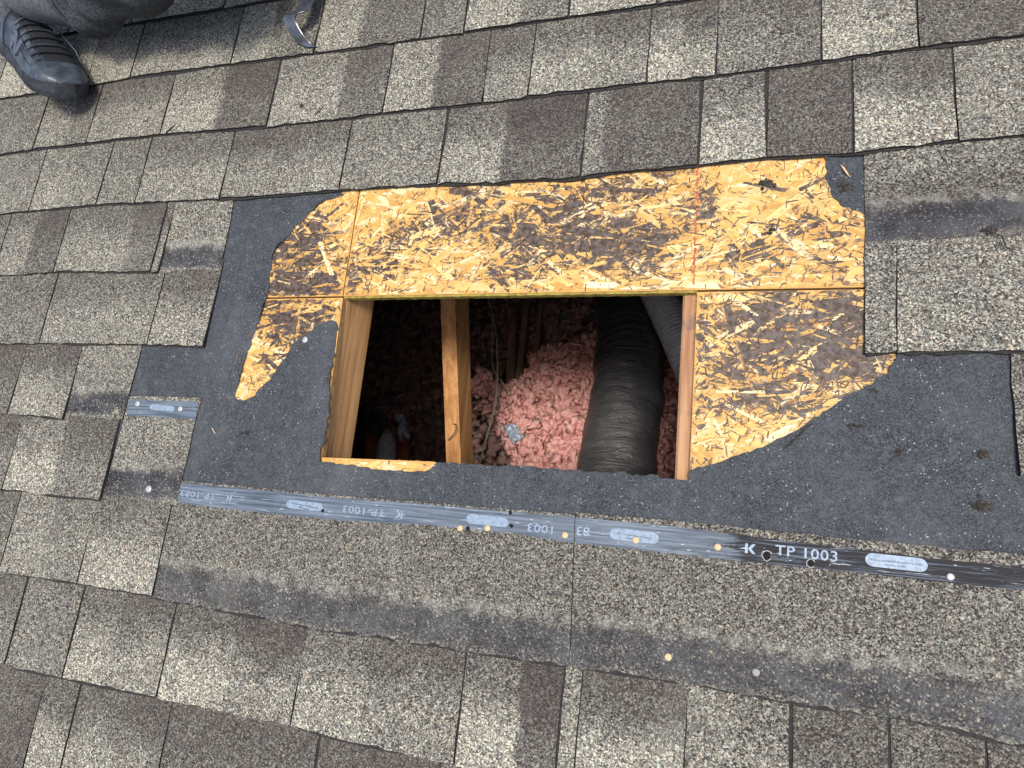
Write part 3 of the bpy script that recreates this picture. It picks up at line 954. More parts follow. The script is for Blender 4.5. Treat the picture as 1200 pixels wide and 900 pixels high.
# ---- release strip with its prints, nails, holes
def strip(tops, bots, ndark):
    g = long_piece(tops, bots, None, .00500, .00475, floor=.0040, step=.006, ny=3, extra=True, jt=.0003, jb_=.0004)
    V, fs, mi, UV = g
    VV = np.array(V)
    bare = ndark(VV[:, 0])
    return mesh('release_strip', V, fs, [STRIP, EDGE], roof, uv=UV, midx=mi, attrs={'bare': ('FLOAT', bare)})
u860, u1000 = at(835, 640)[0], at(905, 650)[0]
strip_a = strip([(212,566),(300,574),(400,584),(500,591),(600,600),(673.5,606)], [(208,589),(300,600),(400,610),(500,615),(600,625),(672.5,636)], lambda u: np.interp(u, [-.7, at(675, 620)[0]], [.04, .14]))
strip_b = strip([(674.5,606),(800,618),(900,631),(1013,645),(1100,655),(1200,665),(1300,677)], [(674,636.5),(800,650),(900,661),(1013,672),(1100,682),(1200,692),(1300,704)],
                lambda u: np.interp(u, [at(675, 620)[0], u860, u1000, .9], [.12, .42, .85, .80]))
px_strip = strip([(151,468),(233,471)], [(148,487),(229,491)], lambda u: np.zeros(len(u)) + .1)

def text_mesh(txt):
    c = bpy.data.curves.new('lettering', 'FONT'); c.body = txt; c.size = 1; c.align_x = 'CENTER'; c.align_y = 'CENTER'; c.extrude = .01
    c.resolution_u = 3; c.space_character = 1.08; c.offset = .012
    o = bpy.data.objects.new('lettering_source', c); COL.link(o)
    dg = bpy.context.evaluated_depsgraph_get(); dg.update()
    me = bpy.data.meshes.new_from_object(o.evaluated_get(dg))
    V = [tuple(v.co) for v in me.vertices]; Fc = [tuple(p.vertices) for p in me.polygons]
    bpy.data.objects.remove(o); bpy.data.meshes.remove(me); bpy.data.curves.remove(c)
    return V, Fc
TXT = {t: text_mesh(t) for t in ('TP 1003', 'TP-1083', 'TP-1003', '1003', '83')}
def lay(V, Fc, name, px, py, height, mat, parent, flip=False, n=.0052, wide=1.0, width_px=None):
    """lay flat lettering along the strip; height in metres"""
    u, v = at(px, py, n)
    u2, v2 = at(px + 10, py + 1.13, n)
    # follow the strip's own run
    ang = math.atan2(v2 - v, u2 - u)
    P = np.array(V)
    if width_px:
        ua, va = at(px + width_px / 2, py, n); ub, vb = at(px - width_px / 2, py, n)
        w = P[:, 0].max() - P[:, 0].min(); sx = abs(ua - ub) / w
    else: sx = height * wide
    hh = P[:, 1].max() - P[:, 1].min()
    P[:, 0] *= sx; P[:, 1] *= height / hh; P[:, 2] = np.where(P[:, 2] > 0, .0002, -.0004)
    if flip: P[:, :2] *= -1
    c, s = math.cos(ang), math.sin(ang)
    Q = [(u + x * c - y * s, v + x * s + y * c, n + z) for x, y, z in P]
    return mesh(name, Q, Fc, mat, parent)
def kmark():
    # solid K-like mark: an upright bar with two arms closing to a point
    outs = [[(-.5,-.5),(-.22,-.5),(-.22,.5),(-.5,.5)], [(-.20,.0),(.22,.5),(.5,.5),(.5,.42),(.12,.0)], [(-.20,0),(.12,0),(.5,-.42),(.5,-.5),(.22,-.5)], [(-.5,.1),(-.9,0),(-.5,-.1)]]
    V, Fc = [], []
    for o in outs:
        b = len(V); k = len(o); V += [(x, y, .01) for x, y in o] + [(x, y, -.01) for x, y in o]
        ar = sum(o[i][0]*o[(i+1)%k][1] - o[(i+1)%k][0]*o[i][1] for i in range(k))
        f = [b + i for i in range(k)]; f = f if ar > 0 else f[::-1]
        Fc.append(tuple(f))
        for i in range(k): Fc.append((b+i, b+(i+1)%k, b+k+(i+1)%k, b+k+i))
    return V, Fc
def lozenge():
    V = []; k = 28
    for i in range(k):
        a = 2 * math.pi * i / k
        x = math.copysign(abs(math.cos(a)) ** .55, math.cos(a)); y = math.copysign(abs(math.sin(a)) ** .7, math.sin(a))
        cx = .36 if x > 0 else -.36
        V.append((cx + math.cos(a) * .14 if abs(math.cos(a)) > .02 else cx, math.sin(a) * .5, .01))
    V2 = [(x, y, -.01) for x, y, z in V]
    return V + V2, [tuple(range(k))] + [(i, k + i, k + (i+1) % k, (i+1) % k) for i in range(k)]
KM, LZ = kmark(), lozenge()
H = .0125
def smalltext(px, py, wpx, n=.0056, par=None, mat=SMALLINK, flip=False):
    m_ = MB()
    u0, v0 = at(px - wpx / 2, py - 2, n); u1, v1 = at(px + wpx / 2, py + 4.5, n)
    for row, (f0, f1) in enumerate(((0, 1), (.28, .70))):
        t = f0
        while t < f1:
            dt = random.uniform(.018, .035)
            u = u0 + (u1 - u0) * t; v = v0 + (v1 - v0) * t + (.0016 if row == 0 else -.0028)
            w = (u1 - u0) * dt * .75
            m_.box((u, v - .0010, n - .0005), (u + w, v + .0010 * random.choice((.3, 1, 1)), n))
            t += dt + (.02 if random.random() < .15 else 0)
    m_.build('small_print', mat, par)
PA, PB = strip_a, strip_b
lay(*TXT['TP-1083'], 'printed_lettering', 232, 579.5, H*.82, FADED, PA, True, width_px=42)
lay(*KM, 'printed_mark', 268, 584, H*.85, FADED, PA, True, wide=1)
lay(*LZ, 'printed_badge', 357, 592.5, H*1.05, FADED, PA, width_px=44)
smalltext(357, 592.5, 30, par=PA, mat=STRIP)
lay(*TXT['TP-1003'], 'printed_lettering', 426, 598.5, H*.85, FADED, PA, True, width_px=50)
lay(*KM, 'printed_mark', 468, 603, H*.9, FADED, PA, True)
lay(*LZ, 'printed_badge', 571, 610, H*1.1, FADED, PA, width_px=50)
lay(*TXT['1003'], 'printed_lettering', 634, 619, H*.9, FADED, PA, True, width_px=30)
lay(*TXT['83'], 'printed_lettering', 683, 622, H*.95, PRINT, PB, True, width_px=15)
lay(*LZ, 'printed_badge', 743, 628, H*1.2, FADED, PB, width_px=58)
smalltext(743, 628, 40, par=PB, mat=STRIP)
lay(*KM, 'printed_mark', 879, 643, H*.95, PRINT, PB)
lay(*TXT['TP 1003'], 'printed_lettering', 945, 649, H*1.0, PRINT, PB, width_px=73)
lay(*LZ, 'printed_badge', 1050, 659, H*1.25, PRINT, PB, width_px=73)
smalltext(1050, 659, 60, par=PB)
lay(*LZ, 'printed_badge', 190, 478, H*.8, FADED, px_strip, width_px=30)
# white scuffs along the strip
sc_ = MB()
for i in range(40):
    x = random.uniform(215, 1195); y = np.interp(x, [212, 674, 1200], [578, 621, 679]) + random.uniform(-10, 10)
    u, v = at(x, y, .0053); w = random.uniform(.001, .008); h = random.uniform(.0003, .0010)
    sc_.add([(u, v, .0052), (u + w, v - .0006 + h, .0053), (u + w * .7, v + h, .0054), (u + .001, v + h, .0052)], [(0, 1, 2, 3)])
tag(sc_.build('scuffs', plain('white_scuff', (.55, .58, .60), .7), PB), kind='stuff')

def nail(px, py, r, mat, n=.0052, name='roofing_nail'):
    u, v = at(px, py, n + .001); V = []; fs = []; k = 12
    for rr, z in ((r * .45, -.004), (r, 0), (r * 1.02, .0009), (r * .8, .0016), (r * .35, .0019)):
        for j in range(k):
            a = 2 * math.pi * j / k
            V.append((u + rr * math.cos(a) * (1 + .05 * math.sin(3*a + px)), v + rr * math.sin(a), n + z))
    for i in range(4):
        for j in range(k): fs.append((i*k + j, i*k + (j+1) % k, (i+1)*k + (j+1) % k, (i+1)*k + j))
    fs.append(tuple(4*k + j for j in range(k)))
    mesh(name, V, fs, mat, roof, smooth=True)
for (x, y) in ((539,619),(571,619),(662,627),(745,633),(841,641)): nail(x, y, .0044, NAILM)
nail(1114, 676, .0042, NAILW)
for (x, y) in ((161,473),(211,479)): nail(x, y, .0050, NAILW)
nail(174, 573, .006, NAILW, n=.0044)
nail(357, 398, .0055, NAILW, n=.0024)
nail(98, 165, .004, EDGE, n=.0085) if False else None
nail(783, 770, .0045, NAILM, n=.0056)
nail(886, 788, .0045, plain('dusty_nail_head', (.30, .29, .25), .8), n=.0056)
for (x, y, r) in ((599,616,.0032),(598,601,.0030),(899,651,.0052),(950,660,.0042),(378,598.5,.003),(548,619,.0035)):
    u, v = at(x, y, .0052)
    k = 9; pts = [(u + r * random.uniform(.7, 1.15) * math.cos(2*math.pi*i/k), v + r * random.uniform(.7, 1.15) * math.sin(2*math.pi*i/k)) for i in range(k)]
    sliver('nail_hole', pts, .0046, .00085, HOLE, roof)  # dark disc laid on the strip, the hole's shade put into its colour
for (x, y, r) in ((899,651,.0062),(950,660,.0050)):       # torn film round two of the holes
    u, v = at(x, y, .0052); m_ = MB()
    m_.tube([(u + r * math.cos(a) * random.uniform(.9, 1.1), v + r * math.sin(a) * random.uniform(.85, 1.15), .0056) for a in np.linspace(.4, 5.6, 12)], .0006, 5)
    m_.build('torn_film', plain('curled_film', (.42, .40, .38), .6), roof)

# ------------------------------------------------------------------ the attic below
FL = -1.14
x0, x1, y0, y1 = -3.15, 3.15, -2.7, 2.9
m_ = MB(); m_.box((x0, y0, FL - .10), (x1, y1, FL - .09)); tag(m_.build('attic_floor', DRY), kind='structure')
for nm, a, b_ in (('attic_wall', (x0 - .02, y0, FL - .10), (x0, y1, 1.3)), ('attic_wall', (x1, y0, FL - .10), (x1 + .02, y1, 1.3)),
                 ('attic_wall', (x0, y0 - .02, FL - .10), (x1, y0, -1.1)), ('attic_wall', (x0, y1, FL - .10), (x1, y1 + .02, 1.22))):
    m_ = MB()
    if a[1] == y0 and b_[1] == y1:     # gable end follows the roof slope
        s0, s1 = math.tan(PITCH) * y0 - .03, math.tan(PITCH) * y1 - .03
        X0, X1 = a[0], b_[0]
        m_.add([(X0,y0,FL-.1),(X1,y0,FL-.1),(X1,y1,FL-.1),(X0,y1,FL-.1),(X0,y0,s0),(X1,y0,s0),(X1,y1,s1),(X0,y1,s1)],
               [(0,3,2,1),(4,5,6,7),(0,1,5,4),(1,2,6,5),(2,3,7,6),(3,0,4,7)])
    else:
        s = math.tan(PITCH) * (y0 if a[1] < 0 else y1) - .04
        m_.box(a, (b_[0], b_[1], s))
    tag(m_.build(nm, UNDER), kind='structure')
# trusses' bottom chords
for u in (-.335, .2575, -.945):
    m_ = MB(); m_.box((u - .019, -2.6, FL - .09), (u + .019, 2.8, FL - .001)); 
    o = m_.build('truss_bottom_chord', DARKW); tag(o, kind='structure')

def ico(sub):
    bm = bmesh.new(); bmesh.ops.create_icosphere(bm, subdivisions=sub, radius=1.0)
    V = np.array([v.co[:] for v in bm.verts]); Fc = np.array([[v.index for v in f.verts] for f in bm.faces]); bm.free()
    return V, Fc
def clump_field(name, centres, sizes, sub, mat, seed, rough=.30, label=None, flat=.75, fib=4):
    r = np.random.default_rng(seed)
    V0, F0 = ico(sub)
    protos = []
    for k in range(14):
        d = 1 + r.normal(0, rough, len(V0))
        w = np.sin(V0 @ r.normal(0, 3.0, 3) + k) * .22 + np.sin(V0 @ r.normal(0, 6.0, 3)) * .14
        P = V0 * (d + w)[:, None]
        protos.append(P * np.array([1.25, .9, flat]))
    VV, FF = [], []
    b = 0
    for c, s in zip(centres, sizes):
        q = r.normal(0, 1, 4); q /= np.linalg.norm(q); w, x, y, z = q
        R_ = np.array([[1-2*(y*y+z*z), 2*(x*y-z*w), 2*(x*z+y*w)], [2*(x*y+z*w), 1-2*(x*x+z*z), 2*(y*z-x*w)], [2*(x*z-y*w), 2*(y*z+x*w), 1-2*(x*x+y*y)]])
        VV.append(protos[r.integers(14)] @ R_.T * s + c); FF.append(F0 + b); b += len(V0)
    # stray fibres and torn wisps
    tri = []
    for c, s in zip(centres, sizes):
        for q in range(fib):
            d = r.normal(0, 1, 3); d[2] = abs(d[2]) * .8; d /= np.linalg.norm(d)
            e_ = np.cross(d, r.normal(0, 1, 3)); e_ /= np.linalg.norm(e_)
            p = c + d * s * .7; L = s * r.uniform(.5, 1.3); w = s * r.uniform(.05, .22)
            tri += [p - e_ * w, p + e_ * w, p + d * L + e_ * r.normal(0, .3) * L]
    if tri:
        VV.append(np.array(tri)); FF.append(np.arange(len(tri)).reshape(-1, 3) + b)
    VV = np.concatenate(VV); FF = np.concatenate(FF)
    me = bpy.data.meshes.new(name); me.vertices.add(len(VV)); me.vertices.foreach_set('co', VV.astype(np.float32).ravel())
    me.loops.add(len(FF) * 3); me.loops.foreach_set('vertex_index', FF.astype(np.int32).ravel())
    me.polygons.add(len(FF)); me.polygons.foreach_set('loop_start', np.arange(0, len(FF) * 3, 3, dtype=np.int32))
    me.polygons.foreach_set('loop_total', np.full(len(FF), 3, dtype=np.int32))
    me.materials.append(mat); me.update(calc_edges=True)
    o = bpy.data.objects.new(name, me); COL.link(o)
    return tag(o, label, 'insulation', kind='stuff')

# dim insulation over the whole attic floor
r = np.random.default_rng(5)
gx, gy = np.meshgrid(np.arange(-2.1, .8, .027), np.arange(.2, 2.4, .027))
C = np.c_[gx.ravel(), gy.ravel(), np.full(gx.size, FL)] + np.c_[r.normal(0, .014, (gx.size, 2)), r.normal(0, .012, gx.size)]
C[:, 2] += .02 * np.sin(C[:, 0] * 7) * np.cos(C[:, 1] * 5)
clump_field('attic_insulation', C, r.uniform(.011, .023, len(C)), 1, SHADED, 3, rough=.36, label='dim brownish pink loose-fill insulation spread over the dark attic floor')
gx, gy = np.meshgrid(np.arange(x0 + .05, x1, .30), np.arange(y0 + .05, y1, .30))

# the lit heap beside the duct
HZ = -.84
heap = [(566,432),(582,436),(600,440),(620,434),(628,414),(650,404),(672,398),(690,396),(700,390),(712,396),(740,400),(775,400),(800,430),(830,470),(840,620),(600,620),(604,548),(596,525),(586,500),(582,470),(576,452),(556,446),(548,441)]
hp = np.array(ragged([tuple(atz(x, y, HZ)[:2]) for x, y in heap], .03, .009))
r = np.random.default_rng(9)
lo, hi = hp.min(0), hp.max(0)
P = r.uniform(lo, hi, (16000, 2)); P = P[inside(P, hp)][:5200]
d = dist_poly(P, hp)
top = HZ + .035 * (np.sin(P[:, 0] * 11 + 1) * np.cos(P[:, 1] * 9)) + .015 * np.sin(P[:, 0] * 19) * np.cos(P[:, 1] * 23) + r.normal(0, .017, len(P)) - .03 * np.exp(-d / .03)
C1 = np.c_[P, top]
# flank of the heap
k = 0; flank = []
dd = d < .055
for p, t, di in zip(P[dd], top[dd], d[dd]):
    for q in range(3): flank.append((p[0] + r.normal(0, .008), p[1] + r.normal(0, .008), t - r.uniform(.02, .28)))
C1 = np.concatenate([C1, np.array(flank)])
clump_field('insulation_heap', C1, r.uniform(.0040, .0110, len(C1)) * r.choice((1, 1, 1.7), len(C1)), 2, PINK, 4, rough=.34, fib=9, label='bright pink fluffy insulation heaped up against the black duct')

# black flexible duct
def surf_tube(name, path, rads, k, mat, label, cat, ring=None, vs=1.0):
    pts = [Vector(p) for p in path]
    V, UV = [], []
    L = 0
    nrm = Vector((1, 0, 0))
    for i, p in enumerate(pts):
        t = (pts[min(i+1, len(pts)-1)] - pts[max(i-1, 0)]).normalized()
        nrm = (nrm - t * nrm.dot(t)).normalized(); bn = t.cross(nrm)
        if i: L += (pts[i] - pts[i-1]).length
        for j in range(k + 1):
            a = 2 * math.pi * j / k
            rr = rads[i] * (1 + (ring(L, a) if ring else 0))
            V.append(p + (nrm * math.cos(a) + bn * math.sin(a)) * rr); UV.append((a / 6.283, L * vs))
    fs = []
    for i in range(len(pts) - 1):
        for j in range(k):
            a = i * (k + 1) + j; fs.append((a, a + 1, a + k + 2, a + k + 1))
    o = mesh(name, V, fs, mat, None, smooth=True, uv=UV)
    return tag(o, label, cat)
def spline(P, n):
    P = [np.array(p, float) for p in P]; P = [2*P[0] - P[1]] + P + [2*P[-1] - P[-2]]
    out = []
    for i in range(1, len(P) - 2):
        for j in range(n):
            t = j / n
            out.append(.5 * ((2*P[i]) + (-P[i-1] + P[i+1]) * t + (2*P[i-1] - 5*P[i] + 4*P[i+1] - P[i+2]) * t*t + (-P[i-1] + 3*P[i] - 3*P[i+1] + P[i+2]) * t**3))
    out.append(P[-2]); return out
dz = HZ + .06
dp = spline([atz(715, 700, dz - .10), atz(720, 620, dz - .03), atz(723, 548, dz), atz(731, 490, dz + .02), atz(737, 430, dz + .03), atz(734, 390, dz + .0), atz(729, 350, dz - .04), atz(724, 300, dz - .10), atz(720, 240, dz - .16)], 24)
base_r = np.interp(np.linspace(0, 1, len(dp)), [0, .25, .42, .52, .60, .68, .8, 1], [.110, .108, .106, .104, .099, .090, .080, .074])
rr_ = np.random.default_rng(2); ph = rr_.uniform(0, 6, 8)
def ring(L, a):
    s = .016 * abs(math.sin((L + .010 * math.sin(a + 1) + .004 * math.sin(4 * a + L * 9)) * 3.1416 / .034)) ** .6
    s += .022 * math.sin(3 * a + L * 21 + ph[0]) + .014 * math.sin(5 * a - L * 33 + ph[1]) + .014 * math.sin(2 * a + L * 57)
    s -= .05 * math.exp(-((L - .62) / .018) ** 2)
    return s
surf_tube('flexible_duct', dp, base_r, 56, DUCT, 'fat black plastic-jacketed flexible duct running up through the attic insulation', 'duct', ring)
# silver corrugated duct
sp_ = spline([atz(732, 250, -.75), atz(752, 300, -.72), atz(775, 350, -.70), atz(799, 400, -.70), atz(822, 455, -.72), atz(846, 520, -.78)], 60)
surf_tube('corrugated_duct', sp_, [.054] * len(sp_), 32, SILVER, 'thin silver corrugated metal duct at the right end of the hole', 'duct',
          lambda L, a: 0.07 * math.sin(L * 6.283 / .0135 + a * 1.0))

# wiring
for nm, pts, rad, z, lab in (('attic_cable', [(568,300),(573,350),(579,378),(582,400),(583,440),(581,468),(575,495),(568,520),(562,545),(555,590)], .0032, -.76, 'beige electrical cable hanging in the attic left of the pink heap'),
                        ('attic_cable', [(572,345),(576,372),(577,400),(578,432),(590,450),(604,470)], .0024, -.80, 'thinner dim second cable just behind the beige one')):
    m_ = MB(); m_.tube([atz(x, y, z) for x, y in pts] if False else spline([atz(x, y, z) for x, y in pts], 5), rad, 8)
    tag(m_.build(nm, CABLE, smooth=True), lab, 'cable', 'cables in the attic')
# loose dark boards behind the heap
for (xa, ya, xb, yb, w, lab) in ((600, 360, 598, 450, .015, 'dark upright board behind the heap, nearest the cables'), (617, 352, 607, 450, .012, 'dark upright board behind the heap, second from the cables'), (634, 350, 626, 440, .007, 'thin dark batten behind the heap, farthest from the cables')):
    a, b_ = atz(xa, ya, -1.03), atz(xb, yb, -1.02)
    m_ = MB(); ax = (b_ - a); q = np.cross(ax, (0, 0, 1)); q = q / np.linalg.norm(q) * w
    V = [a - q, a + q, b_ + q, b_ - q]; V = V + [v - np.array((0, 0, .03)) for v in V]
    m_.add(V, [(0,1,2,3),(7,6,5,4),(0,4,5,1),(1,5,6,2),(2,6,7,3),(3,7,4,0)])
    tag(m_.build('attic_board', DARKW), lab, 'board', 'dark boards behind the insulation heap')

def crumple(name, corners, z, mat, label, cat, amp=.012, n=7):
    """a crumpled scrap: world positions of four image corners at level z"""
    A = [atz(x, y, z) for x, y in corners]; V = []; fs = []
    for j in range(n + 1):
        for i in range(n + 1):
            s, t = i / n, j / n
            p = (A[0]*(1-s) + A[1]*s)*(1-t) + (A[3]*(1-s) + A[2]*s)*t
            V.append(p + np.array((random.gauss(0, amp*.25), random.gauss(0, amp*.25), random.gauss(0, amp))))
    k = len(V); V = V + [v - np.array((0, 0, .0008)) for v in V]
    for j in range(n):
        for i in range(n):
            a = j*(n+1)+i; fs.append((a, a+1, a+n+2, a+n+1)); fs.append((k+a+n+1, k+a+n+2, k+a+1, k+a))
    return tag(mesh(name, V, fs, mat), label, cat)
crumple('wrapper_scrap', [(588,498),(603,496),(614,510),(600,520)], HZ + .035, plain('foil_wrapper', (.60, .64, .68), .3, .4, nscale=120, col2=(.22, .30, .45)), 'small crumpled silvery wrapper at the left foot of the pink heap', 'wrapper', .006)
crumple('wood_chip', [(670,482),(676,483),(675,490),(669,489)], HZ + .03, plain('pale_chip', (.75, .55, .38), .8), 'tiny pale wood chip lying on the middle of the pink heap', 'wood chip', .002, 3)
# rubbish in the dark left bay
BZ = -.97
white = plain('bottle_plastic', (.75, .80, .82), .35, nscale=60, col2=(.5, .58, .65))
orange = plain('orange_plastic', (.36, .12, .06), .5, nscale=50, col2=(.20, .08, .05))
bot = empty('plastic_bottle', Matrix.Identity(4), 'discarded white bottle with orange-red bands in the dark left bay', 'bottle')
a, b_ = atz(451, 560, BZ + .02), atz(453, 512, BZ + .05)
m_ = MB(); m_.tube([a, a + (b_-a)*.5, a + (b_-a)*.85, b_, b_ + (b_-a)*.06], [.036, .037, .034, .020, .018], 16); m_.build('bottle_body', white, bot, smooth=True)
for off, rr in ((-.062, .030), (.060, .022)):
    m_ = MB(); o_ = np.array((off, 0, -.01)); m_.tube([a + o_, a + o_ + (b_-a)*.4, b_ + o_ - (b_-a)*.05, b_ + o_ + (b_-a)*.03], [rr, rr, rr, rr*.5], 14); m_.build('orange_band', orange, bot, smooth=True)
m_ = MB(); m_.tube([b_ + (b_-a)*.06, b_ + (b_-a)*.2], [.017, .016], 14); m_.build('bottle_cap', plain('cap_plastic', (.30, .22, .16), .5), bot, smooth=True)
crumple('paper_scrap', [(464,488),(473,486),(480,512),(468,518)], BZ + .06, plain('printed_paper', (.75, .82, .92), .6, nscale=90, col2=(.22, .26, .40)), 'crumpled bluish white paper scrap beside the white bottle', 'paper', .008)
crumple('plastic_bag', [(424,478),(452,482),(448,520),(418,530)], BZ + .03, plain('dark_bag', (.045, .050, .058), .4, nscale=30, col2=(.10, .11, .12)), 'dark crumpled plastic bag left of the white bottle', 'bag', .016, 8)

# ------------------------------------------------------------------ things lying on the roof
def on_roof(px, py, n, ang=0.0):
    u, v = at(px, py, n)
    return ROOF @ Matrix.Translation((u, v, n)) @ Matrix.Rotation(ang, 4, 'Z')
DARKB = plain('dark_debris', (.022, .018, .017), .9, nscale=200, col2=(.07, .055, .045), bump=.001)
PALEW = plain('pale_splinter', (.66, .48, .28), .8, nscale=150, col2=(.45, .30, .16))
def twig(px, py, n, L, ang, rad, mat, name, label, cat, bend=.25, branches=1):
    m_ = MB()
    pts = [(-L/2, 0, rad), (-L/6, L*bend*.3, rad*1.6), (L/6, -L*bend*.1, rad*1.3), (L/2, L*bend*.4, rad)]
    m_.tube(pts, [rad*.5, rad, rad*.9, rad*.4], 6)
    for b in range(branches):
        x = random.uniform(-.2, .2) * L
        m_.tube([(x, 0, rad), (x + L*.12, L*.18 * (1 if b % 2 else -1), rad*2), (x + L*.16, L*.30 * (1 if b % 2 else -1), rad)], [rad*.8, rad*.6, rad*.3], 5)
    return tag(m_.build(name, mat, M=on_roof(px, py, n, ang), smooth=True), label, cat)
def lump(px, py, n, r0, mat, name, label, cat, parts=9):
    m_ = MB(); V0, F0 = ico(1)
    for i in range(parts * 3):
        c = np.array((random.gauss(0, r0*.50), random.gauss(0, r0*.35), r0*.12)); s = random.uniform(.10, .34) * r0
        V = V0 * (1 + rng.normal(0, .33, len(V0)))[:, None] * s * np.array((1, 1, .6)) + c
        m_.add(V, [tuple(f) for f in F0])
    return tag(m_.build(name, mat, M=on_roof(px, py, n)), label, cat)
twig(171, 143, .008, .028, .5, .0010, DARKB, 'twig', 'small forked dark twig on the upper left shingles', 'twig', branches=2)
twig(199, 153, .010, .030, .75, .0014, DARKB, 'twig', 'short straight dark twig touching a shingle edge at upper left', 'twig', bend=.05, branches=0)
twig(375, 131, .009, .026, .9, .0010, DARKB, 'twig', 'bent dark twig on the shingle below the steel hook', 'twig', branches=2)
lump(353, 124, .009, .006, DARKB, 'leaf_bit', 'tiny dark curled leaf bit left of the bent twig', 'leaf')
twig(990, 201, .0025, .022, -1.05, .0016, PALEW, 'wood_splinter', 'pale wood splinter on the small felt patch at top right', 'splinter', bend=.02, branches=0)
twig(251, 505, .0025, .016, -.75, .0010, PALEW, 'wood_splinter', 'small tan splinter on the felt left of the hole', 'splinter', bend=.1, branches=0)
twig(287, 508, .0025, .022, .2, .0011, DARKB, 'bark_shred', 'dark bark shred on the felt beside the tan splinter', 'bark', branches=2)
lump(990, 219, .0025, .009, DARKB, 'leaf_bit', 'dark crumbled leaf bit under the pale splinter at top right', 'leaf', 10)
lump(998, 499, .0025, .006, DARKB, 'tar_crumb', 'single tar crumb on the felt below the torn corner', 'tar crumb', 6)
lump(1055, 529, .0025, .006, DARKB, 'tar_crumb', 'round tar crumb on the felt at right, middle one of three', 'tar crumb', 6)
lump(1152, 531, .0025, .007, DARKB, 'dirt_clump', 'upper dirt clump on the felt near the right-hand shingle', 'dirt', 12)
lump(1150, 592, .0025, .009, DARKB, 'dirt_clump', 'larger lower dirt clump on the felt near the strip', 'dirt', 14)
lump(897, 216, .0015, .010, DARKB, 'dirt_clump', 'black dirt clump stuck on the clean sheathing at upper right', 'dirt', 14)
lump(905, 270, .0015, .007, DARKB, 'tar_crumb', 'black tar crumb on the sheathing below the dirt clump', 'tar crumb', 8)
lump(1152, 36, .009, .003, PALEW, 'pebble', 'small pale pebble on the dark shingle at top right', 'pebble', 3)
lump(137, 483, .0055, .009, plain('sandy_lump', (.33, .30, .23), .9, nscale=200, col2=(.2, .18, .14)), 'sealant_blob', 'sandy blob of old sealant at the corner of the small strip', 'sealant', 8)
twig(1175, 285, .009, .040, -.9, .0011, DARKB, 'twig', 'curved dark twig on the right-hand shingle under the bare headlap', 'twig', bend=.4, branches=1)
lump(1158, 271, .006, .007, DARKB, 'tar_crumb', 'tar crumb at the end of the curved dark twig', 'tar crumb', 6)
# loose granules, sawdust and grit
bm = bmesh.new(); bmesh.ops.create_icosphere(bm, subdivisions=1, radius=1.0)
I0 = np.array([v.co[:] for v in bm.verts]); I1 = [tuple(v.index for v in f.verts) for f in bm.faces]; bm.free()
gr = MB()
for i in range(330):
    x, y = random.uniform(180, 1200), random.uniform(230, 660)
    u, v = at(x, y)
    if inside([(u, v)], inner)[0] or u < -.55 or (u > .44 and v > .40) or y > 560 + (x - 210) * .1: continue
    s = random.uniform(.0004, .0011)
    gr.add(I0 * s * np.array((1.3, 1, .7)) + np.array((u, v, .0026)), I1)
tag(gr.build('loose_grit', plain('pale_grit', (.42, .40, .35), .9, nscale=40, col2=(.20, .19, .17)), M=ROOF), 'pale loose grit scattered over the dark felt', 'grit', kind='stuff')

# ---- flat steel hook
def hook():
    n0 = .0105
    def P3(px, py, n): 
        u, v = at(px, py, n); return Vector((u, v, n))
    path = [P3(366, 55, n0 + .003), P3(357, 50, n0 + .008), P3(348, 40, n0 + .020), P3(341, 28, n0 + .030), P3(339, 21, n0 + .037), P3(343, 16.5, n0 + .040),
            P3(350, 14.5, n0 + .038), P3(356, 9, n0 + .034), P3(361, 0, n0 + .030), P3(366, -14, n0 + .026), P3(374, -40, n0 + .020), P3(384, -80, n0 + .012)]
    path = [Vector(p) for p in spline(path, 5)]
    side = (P3(367, 12, n0 + .036) - P3(338, 14, n0 + .036)).normalized()
    w, th = .0135, .0018
    V, fs = [], []
    for i, p in enumerate(path):
        t = (path[min(i+1, len(path)-1)] - path[max(i-1, 0)]).normalized()
        s = side; nn = t.cross(s).normalized()
        ww = w * min(1, .80 + i * .03)
        for (a, b) in ((-1, -.7), (-.92, -1), (.92, -1), (1, -.7), (1, .7), (.92, 1), (-.92, 1), (-1, .7)):
            V.append(p + s * ww * a + nn * th * b)
    for i in range(len(path) - 1):
        for k in range(8): fs.append((8*i + k, 8*i + (k+1) % 8, 8*i + 8 + (k+1) % 8, 8*i + 8 + k))
    fs += [tuple(range(7, -1, -1)), tuple(8*(len(path)-1) + k for k in range(8))]
    o = mesh('steel_hook', V, fs, STEEL, None, smooth=False, M=ROOF)
    tag(o, 'bent flat steel hook of a pry bar resting on the shingles at the top edge', 'pry bar')
hook()

# ------------------------------------------------------------------ the worker's leg and shoe
person = empty('person', ROOF, 'person in dark grey jeans and a scuffed black sneaker at the upper left corner', 'person')
SHOE = plain('scuffed_black_leather', (.028, .036, .047), .42, nscale=35, col2=(.075, .09, .11), bump=.0006, spec=.5)
SHOE2 = plain('shoe_overlay', (.036, .046, .060), .38, nscale=50, col2=(.085, .105, .13), bump=.0004, spec=.5)
SOLE = plain('shoe_sole_rubber', (.016, .019, .024), .65, nscale=60, col2=(.05, .056, .066))
TONGUE = plain('black_mesh_tongue', (.010, .012, .016), .85, nscale=300, col2=(.022, .026, .032), bump=.0005)
LOGO = plain('logo_grey', (.105, .125, .155), .5, nscale=200, col2=(.06, .07, .09))
JEANS = plain('grey_denim', (.024, .028, .035), .95, nscale=260, col2=(.085, .092, .104), bump=.0016)
SOCK = plain('grey_sock', (.13, .135, .15), .95, nscale=200, col2=(.06, .065, .075), bump=.001)
